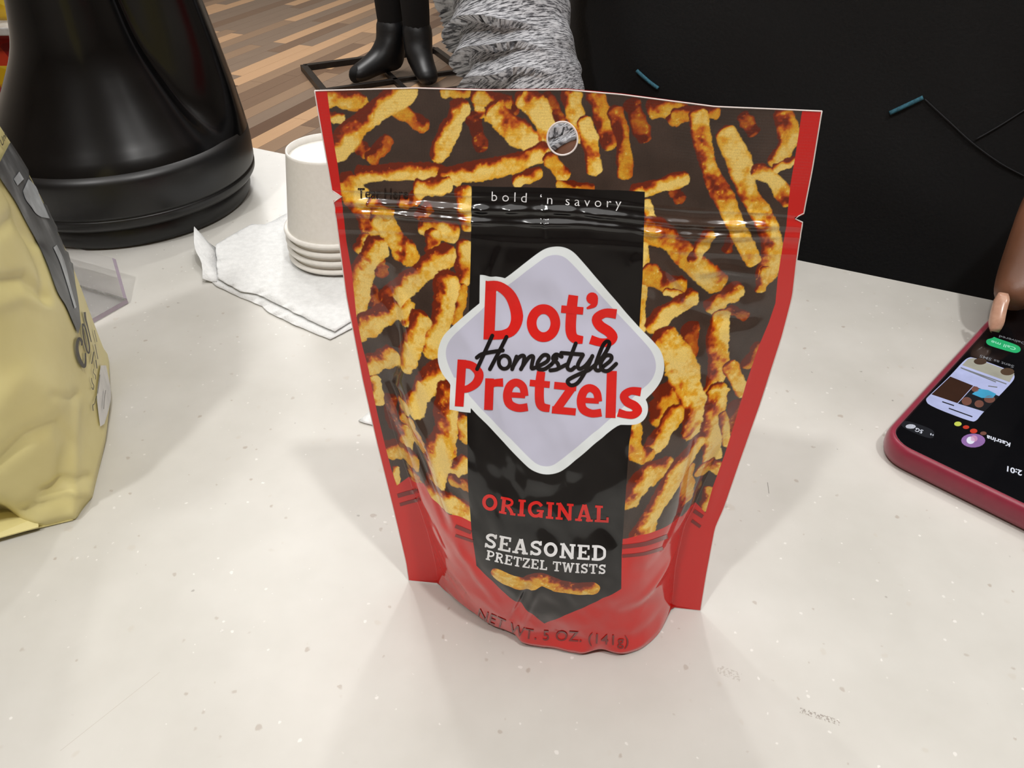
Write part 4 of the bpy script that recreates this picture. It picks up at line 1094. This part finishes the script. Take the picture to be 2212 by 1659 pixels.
M_case = plain('red_silicone_case', (138, 36, 58), .38, .03, 200); M_case.node_tree.nodes['Principled BSDF'].inputs['Sheen Weight'].default_value = .2
prof_ = [(.0034, .0003), (.0012, .0018), (.0, .0055), (.0, .0105), (.0008, .0137), (.0020, .0152), (.0030, .0155), (.0040, .0151), (.0043, .0140)]
v, f = loft([ph_ring(i, z) for i, z in prof_], True, True, False); rel(pyd('case', v, f, M_case, None, True), ph)
t = NT('phone_glass'); cc = t.coord(); ff = t.noise(cc, 20); t.l(t.ramp(ff, [(.3, (.003, .003, .004, 1)), (.7, (.005, .005, .006, 1))]), t.b.inputs['Base Color']); t.set(Roughness=.08)
M_glass = t.m
v, f = loft([ph_ring(.0042, .0132), ph_ring(.0042, .0139), ph_ring(.0050, .0142)], True, True, True); scr = rel(pyd('screen', v, f, M_glass, None, False), ph)
SZ = .01428
def glow(name, rgb, e=1.0):
    t = NT(name); c = t.coord(); f = t.noise(c, 90, 3); col = t.ramp(f, [(.3, lin(tuple(v * .92 for v in rgb))), (.7, lin(rgb))])
    t.l(col, t.b.inputs['Emission Color']); t.b.inputs['Emission Strength'].default_value = e; t.b.inputs['Base Color'].default_value = (.005, .005, .005, 1); t.set(Roughness=.1); return t.m
G_w, G_g, G_dim, G_blue, G_card = glow('screen_white', (235, 238, 250)), glow('screen_green', (40, 178, 110)), glow('screen_dim', (120, 122, 126)), glow('screen_cyan', (70, 165, 205)), glow('screen_card', (186, 192, 232))
G_br, G_dk, G_red, G_yel, G_mag, G_skin = glow('screen_brown', (58, 34, 22)), glow('screen_dark', (26, 26, 30)), glow('screen_red', (205, 60, 40)), glow('screen_yellow', (205, 215, 90)), glow('screen_magenta', (150, 110, 170)), glow('screen_skin', (120, 78, 66))
def scr_poly(name, px, mat, lv=0):
    if name in ('message_card', 'message_bubble', 'status_pill'): px = chaikin(px, 2, 100)
    P3 = [on_z(x, y, SZ + lv * .00005) for x, y in px]; b = len(P3)
    o = pyd(name, P3, [tuple(range(b))], mat)
    if o.data.polygons[0].normal.z < 0: o.data.flip_normals()
    return rel(o, ph)
def scr_blob(name, c, ax, ay, mat, lv=0, n=18):
    return scr_poly(name, [(c[0] + ax * math.cos(2 * math.pi * k / n), c[1] + ay * math.sin(2 * math.pi * k / n)) for k in range(n)], mat, lv)
ZP = lambda L: [(1880 + x / 3.53, 640 + y / 3.53) for x, y in L]
def zp(x, y): return ZP([(x, y)])[0]
scr_poly('message_card', ZP([(420, 790), (440, 765), (462, 745), (610, 605), (700, 505), (740, 470), (780, 462), (1000, 540), (1090, 580), (1105, 622), (1060, 680), (850, 895), (810, 950), (770, 958), (450, 835)]), G_card)
scr_poly('message_photo', ZP([(466, 748), (610, 612), (785, 682), (664, 815)]), G_br, 1)
scr_poly('message_photo', ZP([(668, 818), (790, 684), (985, 762), (870, 880)]), G_dk, 1)
scr_poly('message_photo', ZP([(700, 525), (745, 478), (790, 470), (995, 545), (1100, 590), (1062, 655)]), glow('screen_beige', (168, 165, 150)), 1)
scr_poly('message_detail', ZP([(775, 745), (830, 705), (900, 715), (960, 745), (935, 775), (850, 775)]), G_blue, 2)
for c, a, b, m in ((zp(735, 800), 11, 9, G_skin), (zp(830, 820), 10, 8, G_skin), (zp(910, 785), 12, 8, G_skin), (zp(800, 708), 8, 6, G_skin), (zp(838, 497), 14, 7, glow('screen_dark_brown', (70, 52, 40))), (zp(1045, 575), 15, 8, glow('screen_dark_brown2', (84, 64, 48)))):
    scr_blob('message_detail', c, a, b, m, 2)
for L, m in (((700, 545, 960, 650), G_dim), ((690, 540, 1040, 665), G_dim), ((600, 850, 780, 915), G_dk), ((550, 800, 640, 830), G_dk), ((900, 680, 970, 690), G_dim)):
    x0, y0, x1, y1 = L; dx, dy = x1 - x0, y1 - y0; n = (-dy / 60, dx / 60)
    scr_poly('message_line', ZP([(x0, y0), (x1, y1), (x1 - 3, y1 + 8), (x0 - 3, y0 + 8)]), m, 2)
scr_poly('message_bubble', ZP([(882, 345), (890, 328), (935, 318), (942, 308), (960, 318), (1120, 370), (1148, 395), (1145, 420), (1115, 434), (1070, 425), (920, 380), (890, 365)]), G_g)
scr_poly('status_pill', ZP([(240, 960), (275, 945), (470, 1010), (495, 1050), (470, 1098), (235, 1000)]), glow('screen_pill', (30, 31, 36)))
scr_blob('contact_picture', zp(785, 1100), 26, 15, G_mag); scr_blob('contact_picture', zp(765, 1098), 9, 8, G_w, 1); scr_blob('contact_picture', zp(790, 1085), 8, 7, glow('screen_pink', (205, 150, 190)), 1)
scr_blob('emoji', zp(668, 973), 8, 5, G_yel); scr_blob('emoji', zp(730, 998), 7, 4, G_red); scr_blob('emoji', zp(788, 1027), 8, 5, G_red); scr_blob('emoji', zp(862, 1045), 7, 4, G_skin)
scr_blob('battery', zp(308, 993), 11, 5, G_w)
scr_blob('signal_dot', zp(462, 1052), 1.6, 2.4, G_w); scr_blob('signal_dot', zp(478, 1058), 1.4, 1.8, G_w)
def scr_text(name, body, start, end, hgt, mat, bold=.01):
    """start is where the first letter stands, end the last; the phone is upside down to the viewer"""
    v, f, wd = text_mesh(body, bold)
    a, b = np.array(on_z(*start, SZ + .0001)), np.array(on_z(*end, SZ + .0001)); d = b - a; L = np.linalg.norm(d); d = d / L; up = np.array([-d[1], d[0], 0])
    P3 = [a + d * L * p[0] / wd + up * hgt * p[1] / CAP for p in v]
    return rel(pyd(name, P3, f, mat), ph)
scr_text('clock_text', '2:01', zp(1158, 1330), zp(1045, 1295), .0046, G_w, .02)
scr_text('contact_name', 'Katrina', zp(1070, 1118), zp(890, 1058), .0040, G_w, .02)
scr_text('bubble_text', 'Call me', zp(1112, 392), zp(925, 335), .0038, glow('screen_mint', (170, 235, 205)), .01)
scr_text('note_text', 'Delivered', zp(1185, 352), zp(985, 296), .0032, G_dim)
scr_text('note_text', 'Sent as SMS', zp(1098, 528), zp(838, 445), .0034, G_dim)
scr_text('network_text', '5G', zp(405, 1022), zp(350, 1002), .0036, G_w, .01)

# ================================================================== PERSON IN BLACK AT THE COUNTER
M_skin = None
t = NT('dark_brown_skin'); c = t.coord(); f1 = t.noise(c, 120, 5, .6); f2 = t.noise(c, 18, 2)
cA = t.ramp(f2, [(.3, lin((104, 68, 48))), (.75, lin((142, 94, 70)))])
t.l(t.mix(t.math('MULTIPLY', f1, .35), cA, lin((78, 48, 32))), t.b.inputs['Base Color']); t.set(Roughness=.45); t.bump(f1, .35, .0008)
t.b.inputs['Subsurface Weight'].default_value = .06; t.b.inputs['Subsurface Radius'].default_value = (.004, .002, .001); M_skin = t.m
def v3(p): return np.array(p, float)
thT = on_z(2182, 664, .030); thI = on_z(2216, 566, .047); thM = on_z(2262, 430, .074); thC = on_z(2360, 350, .086)
wr = thC + v3((.078, .055, .018)); palm = thC + v3((.040, .000, .008))
N = {'pelvis': ((.36, .84, -.12), (.17, .13)), 'belly': ((.36, .82, .12), (.15, .11)), 'chest': ((.36, .79, .42), (.19, .13)), 'neck': ((.36, .75, .68), (.08, .08)), 'neck_top': ((.36, .72, .78), (.075, .075)),
     'sh_r': ((.56, .72, .58), .075), 'el_r': ((.74, .68, .22), .058), 'wr_r': (wr, .036), 'pm_r': (palm + v3((.014, .0, 0)), (.046, .025)), 'pk_r': (palm + v3((-.002, -.050, -.008)), (.046, .020)),
     'sh_l': ((.13, .87, .58), .075), 'el_l': (on_y(1085, -60, .80), .050), 'fa_l': (on_y(1130, 160, .715), .036), 'wr_l': (on_y(1225, 350, .664), .026), 'pm_l': (on_z(1275, 440, .034), (.040, .020)), 'pk_l': (on_z(1295, 492, .022), (.042, .016)),
     'hip_r': ((.46, .84, -.20), .11), 'kn_r': ((.48, .82, -.76), .075), 'an_r': ((.49, .86, FZ + .10), .055), 'to_r': ((.46, .66, FZ + .05), (.05, .04)),
     'hip_l': ((.26, .90, -.20), .11), 'kn_l': ((.25, .90, -.76), .075), 'an_l': ((.25, .94, FZ + .10), .055), 'to_l': ((.20, .74, FZ + .05), (.05, .04))}
EDG = [('pelvis', 'belly'), ('belly', 'chest'), ('chest', 'neck'), ('neck', 'neck_top'), ('chest', 'sh_r'), ('sh_r', 'el_r'), ('el_r', 'wr_r'), ('wr_r', 'pm_r'), ('pm_r', 'pk_r'),
       ('chest', 'sh_l'), ('sh_l', 'el_l'), ('el_l', 'fa_l'), ('fa_l', 'wr_l'), ('wr_l', 'pm_l'), ('pm_l', 'pk_l'),
       ('pelvis', 'hip_r'), ('hip_r', 'kn_r'), ('kn_r', 'an_r'), ('an_r', 'to_r'), ('pelvis', 'hip_l'), ('hip_l', 'kn_l'), ('kn_l', 'an_l'), ('an_l', 'to_l')]
def chain(pre, rootk, pts, rad):
    last = rootk
    for k, (p, r) in enumerate(zip(pts, rad)):
        N[f'{pre}{k}'] = (p, r); EDG.append((last, f'{pre}{k}')); last = f'{pre}{k}'
chain('thr', 'pm_r', [thC * .5 + palm * .5 + v3((-.008, .002, 0)), thM, thM * .5 + thI * .5 + v3((-.001, 0, .002)), thI, thI * .45 + thT * .55, thT], [.021, .0175, .0158, .0165, .0155, .0115])
kn = N['pk_r'][0]
for i, (dx, ln) in enumerate(((-.031, .105), (-.006, .117), (.020, .110), (.043, .088))):
    b = kn + v3((dx, -.014, 0)); chain(f'fr{i}', 'pk_r', [b, b + v3((.004, -ln * .42, .004)), b + v3((.006, -ln * .75, -.012)), b + v3((.006, -ln * .86, -.030))], [.0132, .0125, .0112, .009])
kl = N['pk_l'][0]; dl = v3((.16, -1.0, 0)); dl /= np.linalg.norm(dl); sl = v3((dl[1], -dl[0], 0)) * -1
for i, (dx, ln) in enumerate(((-.042, .085), (-.015, .106), (.013, .112), (.040, .098))):
    b = kl + sl * dx + dl * .014; b[2] = .018; chain(f'fl{i}', 'pk_l', [b, b + dl * ln * .45 + v3((0, 0, .003)), b + dl * ln * .78, b + dl * ln], [.013, .0122, .011, .0085])
b = N['pm_l'][0]; chain('thl', 'pm_l', [b + sl * .047 + dl * .014, b + sl * .070 + dl * .048 + v3((0, 0, -.010)), b + sl * .078 + dl * .078 + v3((0, 0, -.014))], [.0165, .0145, .011])
per = thing('person', 'person in a black jacket with a grey heathered sleeve, thumb on the phone', 'person', loc=(.36, .84, FZ))
rel(link('body', skin_mesh('body', N, EDG, 'pelvis', 2), M_skin, None, True), per)
# thumb nail: long, pale
t = NT('natural_nail'); c = t.coord(); f = t.noise(c, 200); t.l(t.ramp(f, [(.3, lin((186, 140, 118))), (.7, lin((206, 164, 140)))]), t.b.inputs['Base Color']); t.set(Roughness=.22); M_nail = t.m
na, nb = on_z(2160, 632, .0400), on_z(2142, 716, .0200)
ndir = nb - na; nl = np.linalg.norm(ndir); ndir /= nl; toc = CAM - na; nside = np.cross(ndir, toc); nside /= np.linalg.norm(nside)
if nside[0] > 0: nside = -nside
nup = np.cross(nside, ndir); nup = nup if nup @ toc > 0 else -nup
nup = nup * .75 + nside * .66; nup /= np.linalg.norm(nup); nsd = np.cross(ndir, nup); nsd /= np.linalg.norm(nsd)
rings_ = []
for s in np.linspace(0, 1, 12):
    wdt = .0062 * (1 - .55 * (max(0, s - .7) / .3) ** 2) * min(1, .55 + s * 3); row = []
    for a in np.linspace(-1, 1, 9):
        row.append(na + ndir * nl * s + nsd * wdt * a + nup * (.0040 * (1 - a * a) - .0034 + .0012 * math.sin(s * 3)))
    rings_.append(row)
v, f = loft(rings_, closed=False); o = pyd('thumb_nail', v, f, M_nail, None, True); so = o.modifiers.new('thick', 'SOLIDIFY'); so.thickness = .0004; rel(o, per)
# black jacket
M_coat = plain('black_jacket_cloth', (9, 9, 11), .85, .15, 400, .0006)
JC = v3((.335, .815, 0)); jr = math.atan2(ED[1], ED[0]); ca, sa = math.cos(jr), math.sin(jr)
def jack_ring(z, rx, ry, cx=0, cy=0, n=120, cuts=1.0):
    out = []
    for i in range(n):
        a = 2 * math.pi * i / n; c_, s_ = math.cos(a), math.sin(a)
        x = rx * math.copysign(abs(c_) ** .8, c_); y = ry * math.copysign(abs(s_) ** .8, s_)
        fo = mnoise.noise((x * 7, y * 7, z * 4)) * .012 + mnoise.noise((x * 16 + z * 9, y * 16, z * 10)) * .005
        x, y = x * (1 + fo * 3), y + (fo if s_ < 0 else 0) * -1
        out.append(JC + v3((cx + x * ca - y * sa, cy + x * sa + y * ca, z)))
    return out
zs = np.linspace(-.75, .66, 70)
rxs = pinterp(zs, [-.75, -.3, 0, .25, .52, .66], [.30, .305, .30, .29, .27, .20]); rys = pinterp(zs, [-.75, -.3, 0, .25, .52, .66], [.165, .16, .15, .15, .14, .10])
v, f = loft([jack_ring(z, a, b) for z, a, b in zip(zs, rxs, rys)], True, False, True); jk = rel(pyd('jacket', v, f, M_coat, None, True), per)
jb = BVHTree.FromPolygons([Vector(p) for p in v], f)
v, f = loft([jack_ring(z, a, b) for z, a, b in ((FZ + .02, .17, .14), (-1.0, .20, .15), (-.7, .22, .15), (-.1, .22, .13))], True, True, True); rel(pyd('trousers', v, f, plain('black_trousers', (15, 15, 17), .9), None, True), per)
def sleeve_fold(amp, k1, sk, sd):
    return lambda s, a: amp * (math.sin(k1 * s + sk * a + sd) * .6 + mnoise.noise((s * 6, math.cos(a) * 1.6 + sd, math.sin(a) * 1.6)) * 1.0)
pth = catmull([v3((.56, .74, .58)), v3((.74, .71, .30)), v3((.77, .66, .18)), v3((.68, .60, .13)), wr + v3((.016, .010, .003))], 10)
v, f = tube(pth, np.interp(np.linspace(0, 1, len(pth)), [0, .4, .6, 1], [.11, .095, .085, .054]), 40, sleeve_fold(.005, 22, 1.5, 2)); rel(pyd('jacket_sleeve', v, f, M_coat, None, True), per)
# grey heathered sleeve
def heather():
    t = NT('grey_heather_knit'); tc = t.n('ShaderNodeUVMap'); mp = t.n('ShaderNodeMapping'); t.l(tc.outputs[0], mp.inputs[0]); mp.inputs['Scale'].default_value = (30, 170, 1)
    f = t.noise(mp.outputs[0], 1.0, 3, .7)
    mp2 = t.n('ShaderNodeMapping'); t.l(tc.outputs[0], mp2.inputs[0]); mp2.inputs['Scale'].default_value = (75, 260, 1); g = t.noise(mp2.outputs[0], 1.0, 2)
    k = t.math('ADD', t.math('MULTIPLY', f, .72), t.math('MULTIPLY', g, .28))
    t.l(t.ramp(k, [(.38, lin((40, 40, 44))), (.46, lin((112, 113, 118))), (.52, lin((198, 199, 204))), (.66, lin((226, 227, 231)))]), t.b.inputs['Base Color']); t.set(Roughness=.95)
    t.bump(k, .4, .0015); return t.m
M_hea = heather()
pth = catmull([v3(on_y(1045, -330, .86)), v3(on_y(1075, -120, .80)), v3(on_y(1096, 20, .752)), v3(on_y(1118, 120, .725)), v3(on_y(1140, 200, .705)), v3(on_y(1182, 280, .688)), v3(on_y(1222, 345, .664))], 30)
rr_ = np.interp(np.linspace(0, 1, len(pth)), [0, .3, .5, .68, .85, 1], [.066, .056, .051, .050, .042, .034])
def gfold(s, a, d):
    ph_ = (s * 10.5 - d.x * .95 + .25 * mnoise.noise((s * 7, d.x * 2, d.y * 2))) % 1.0
    lft = float(smooth(.55, -.55, d.x))
    return .017 * lft * (ph_ ** 2.2 - .45) + .0035 * mnoise.noise((s * 12, d.x * 2, d.y * 2))
v, f = tube(pth, rr_, 96, gfold); me = bpy.data.meshes.new('grey_sleeve'); me.from_pydata([tuple(p) for p in v], [], f); me.update()
uvl = me.uv_layers.new(name='UVMap'); nR = 96
for p in me.polygons:
    for li in p.loop_indices:
        vi = me.loops[li].vertex_index; kx, ix = divmod(vi, nR); th = 2 * math.pi * ix / nR
        uvl.data[li].uv = ((ix if not (ix == 0 and any(me.loops[q].vertex_index % nR == nR - 1 for q in p.loop_indices)) else nR) / nR * 1.0, kx / len(pth) * 1.1)
rel(link('grey_sleeve', me, M_hea, None, True), per)
# stitched details of the jacket
M_teal = plain('teal_thread', (52, 104, 122), .8, .2, 500); M_seam = plain('jacket_seam_thread', (40, 40, 43), .9)
def on_coat(name, px, r, mat):
    pts = [cast(jb, *p, .001) for p in [tuple(q) for q in catmull(px, 6)]]; pts = [tuple(p) for p in pts if p is not None]
    if len(pts) > 2:
        v, f = tube(pts, r, 8); rel(pyd(name, v, f, mat, None, True), per)
on_coat('pocket_stitch', [(1377, 152), (1400, 173), (1423, 190)], .0017, M_teal); on_coat('pocket_stitch', [(1922, 244), (1958, 227), (1994, 210)], .0019, M_teal)
on_coat('jacket_seam', [(1998, 214), (2050, 262), (2100, 308), (2160, 352), (2212, 380)], .0006, M_seam); on_coat('jacket_seam', [(2108, 300), (2160, 270), (2215, 235)], .0006, M_seam)

# ================================================================== PERSON FAR BEHIND, AND THE STOOL
M_boot = plain('black_boot_leather', (16, 17, 20), .45, .2, 30); M_leg = plain('black_leggings', (10, 10, 12), .9)
aA, aB = on_z(850, 120, FZ + .13), on_z(905, 128, FZ + .13)
far = thing('person', 'distant person in black trousers and black boots standing by the stool frame', 'person', loc=(float(aA[0]), float(aA[1]), FZ))
toeA = on_z(756, 168, FZ + .055); toeB = aB + v3((.10, -.27, -.075))
N = {'pelvis': ((aA + aB) / 2 + v3((0, .05, 1.12)), (.20, .14)), 'chest': ((aA + aB) / 2 + v3((0, .05, 1.7)), (.22, .14)), 'neck': ((aA + aB) / 2 + v3((0, .05, 1.95)), .07)}
EDG = [('pelvis', 'chest'), ('chest', 'neck')]
for k, a, toe in (('a', aA, toeA), ('b', aB, toeB)):
    N['hip' + k] = (a + v3((0, .04, 1.0)), .13); N['kn' + k] = (a + v3((-.01, .0, .56)), .105); N['calf' + k] = (a + v3((0, .0, .35)), .105); N['an' + k] = (a, .085); N['ball' + k] = (a * .35 + toe * .65 + v3((0, 0, -.002)), (.07, .06)); N['toe' + k] = (toe, (.06, .045))
    EDG += [('pelvis', 'hip' + k), ('hip' + k, 'kn' + k), ('kn' + k, 'calf' + k), ('calf' + k, 'an' + k), ('an' + k, 'ball' + k), ('ball' + k, 'toe' + k)]
rel(link('body', skin_mesh('body', N, EDG, 'pelvis', 2), M_leg, None, True), far)
for a, toe in ((aA, toeA), (aB, toeB)):
    nn2 = {'top': (a + v3((0, 0, .28)), .118), 'an': (a + v3((0, 0, .03)), .106), 'heel': (a + v3(((a - toe)[0] * .12, (a - toe)[1] * .12, -.065)), (.075, .062)), 'ball': (a * .35 + toe * .65 + v3((0, 0, .0)), (.085, .074)), 'toe': (toe, (.072, .055))}
    m = skin_mesh('boot', nn2, [('top', 'an'), ('an', 'heel'), ('an', 'ball'), ('ball', 'toe')], 'an', 2)
    for vv_ in m.vertices: vv_.co.z = max(vv_.co.z, FZ + .001)
    rel(link('boot', m, M_boot, None, True), far)
M_tube = plain('dark_steel_tube', (48, 44, 42), .4, .1, 40, Metallic=.6)
c1, c2, c3 = on_z(657, 146, FZ + .021), on_z(940, 108, FZ + .021), on_z(1045, 186, FZ + .021); c4 = c1 + c3 - c2
ctr = (c1 + c3) / 2
st = thing('bar_stool', 'dark metal stool frame with a square floor base behind the pouch', 'stool', loc=(float(ctr[0]), float(ctr[1]), FZ))
for a, b in ((c1, c2), (c2, c3), (c3, c4), (c4, c1)):
    bm = bmesh.new(); bar_bm(bm, a, b, .046, .040); rel(from_bm('base_bar', bm, M_tube), st)
for a, b in ((c4 * .6 + c1 * .4, c3 * .6 + c2 * .4), ((c1 + c2) / 2, (c3 + c4) / 2)):
    bm = bmesh.new(); bar_bm(bm, a, b, .036, .026); rel(from_bm('cross_bar', bm, M_tube), st)
bm = bmesh.new(); box_bm(bm, tuple(c3 * .94 + c2 * .06 + v3((0, 0, .50))), (.05, .05, 1.0), None, .004); rel(from_bm('post', bm, M_tube), st)
v, f = lathe([(0, .99), (.23, .99), (.25, 1.01), (.25, 1.05), (.23, 1.08), (0, 1.085)], 48, c3 + v3((.05, 0, 0))); rel(pyd('seat', v, f, plain('black_vinyl_seat', (18, 17, 17), .5), None, True), st)

# ================================================================== SNACK RACK AT THE FAR LEFT
RB = on_y(20, 250, 2.15); M_rack = plain('rack_white_metal', (205, 203, 200), .4)
rk = thing('snack_rack', 'white metal snack rack seen past the left side of the black dispenser', 'rack', loc=(float(RB[0]), float(RB[1]), FZ))
rxx, ryy = float(RB[0]) - .14, float(RB[1]) + .10
SH = [float(RB[2]), float(RB[2]) + .235]
for z in SH:
    bm = bmesh.new(); box_bm(bm, (rxx, ryy, z - .012), (.56, .24, .02), None, .003); rel(from_bm('shelf', bm, M_rack), rk)
for sx in (-1, 1):
    for sy in (-1, 1):
        bm = bmesh.new(); box_bm(bm, (rxx + sx * .27, ryy + sy * .11, (FZ + .35) / 2), (.018, .018, .35 - FZ), None, .002); rel(from_bm('upright', bm, M_rack), rk)
def snack_mat(name, a, b, c_, sc):
    t = NT(name); c = t.coord('Object', (1, 1, 1)); v = t.n('ShaderNodeTexVoronoi'); v.inputs['Scale'].default_value = sc; t.l(c, v.inputs['Vector'])
    s = t.n('ShaderNodeSeparateColor'); t.l(v.outputs['Color'], s.inputs[0])
    t.l(t.ramp(s.outputs[0], [(0, lin(a)), (.5, lin(b)), (.8, lin(c_))], 'CONSTANT'), t.b.inputs['Base Color']); t.set(Roughness=.3); return t.m
def snack_bag(x, y, z, wd, hg, mats, label):
    r = thing('snack_bag', label, 'snack bag', 'bright snack bags on the rack', (x, y, z))
    rows_ = []
    for k in range(13):
        t = k / 12; zz = hg * t; th = .028 * max(0, math.sin(math.pi * t)) ** .6 + .0012; ring = []
        for i in range(24):
            a = 2 * math.pi * i / 24; ring.append((wd / 2 * math.copysign(abs(math.cos(a)) ** .6, math.cos(a)), th * math.sin(a), zz))
        rows_.append(ring)
    v, f = loft(rows_, True, True, True); pyd('pouch', v, f, mats[0], r, True)
    bm = bmesh.new(); box_bm(bm, (0, -.0285, hg * .52), (wd * .62, .002, hg * .3), None, .0008); from_bm('front_panel', bm, mats[1], r)
    bm = bmesh.new(); box_bm(bm, (0, 0, hg), (wd * .98, .003, .016), None, .0008); from_bm('top_crimp', bm, mats[0], r)
mr = snack_mat('snack_red', (178, 26, 22), (150, 18, 20), (205, 60, 30), 26); my = snack_mat('snack_yellow', (220, 178, 22), (205, 150, 30), (232, 200, 60), 26)
mp_ = snack_mat('snack_purple', (72, 30, 76), (150, 120, 140), (44, 60, 36), 30); mw = snack_mat('snack_white', (222, 220, 222), (200, 190, 196), (228, 180, 50), 34)
xs0 = float(RB[0])
snack_bag(xs0 + .035, ryy - .05, SH[0], .13, .19, (mr, my), 'red snack bag with a yellow panel on the rack, nearest the dispenser')
snack_bag(xs0 - .11, ryy - .05, SH[0], .13, .18, (mp_, mw), 'purple and grey snack bag on the lower rack shelf at the frame edge')
snack_bag(xs0 + .02, ryy - .05, SH[1], .13, .18, (my, mr), 'yellow snack bag with a red panel on the upper rack shelf')
snack_bag(xs0 - .12, ryy - .05, SH[1], .13, .18, (mr, mw), 'red snack bag with a white panel on the upper rack shelf')

# ================================================================== pieces of a part hang under that part
def under(root, part, names):
    p = next(c for c in root.children if c.name.split('.')[0] == part)
    for c in list(root.children):
        if c is not p and any(c.name.split('.')[0] == n or c.name.startswith(n) for n in names):
            c.parent = p; c.matrix_parent_inverse = Matrix.Identity(4)
under(pouch, 'front_film', ['logo_', 'script_', 'flavour_', 'title_', 'subtitle_', 'slogan_', 'tear_', 'weight_', 'accent_', 'hole_rim'])
under(cof, 'bag_body', ['picture_', 'sticker', 'title_', 'small_', 'heading_'])
under(ph, 'screen', ['message_', 'status_', 'contact_', 'emoji', 'battery', 'signal_', 'clock_', 'bubble_', 'note_', 'network_'])
under(per, 'body', ['thumb_nail'])
under(per, 'jacket', ['pocket_stitch', 'jacket_seam'])
under(air, 'lid', ['pump_lever'])
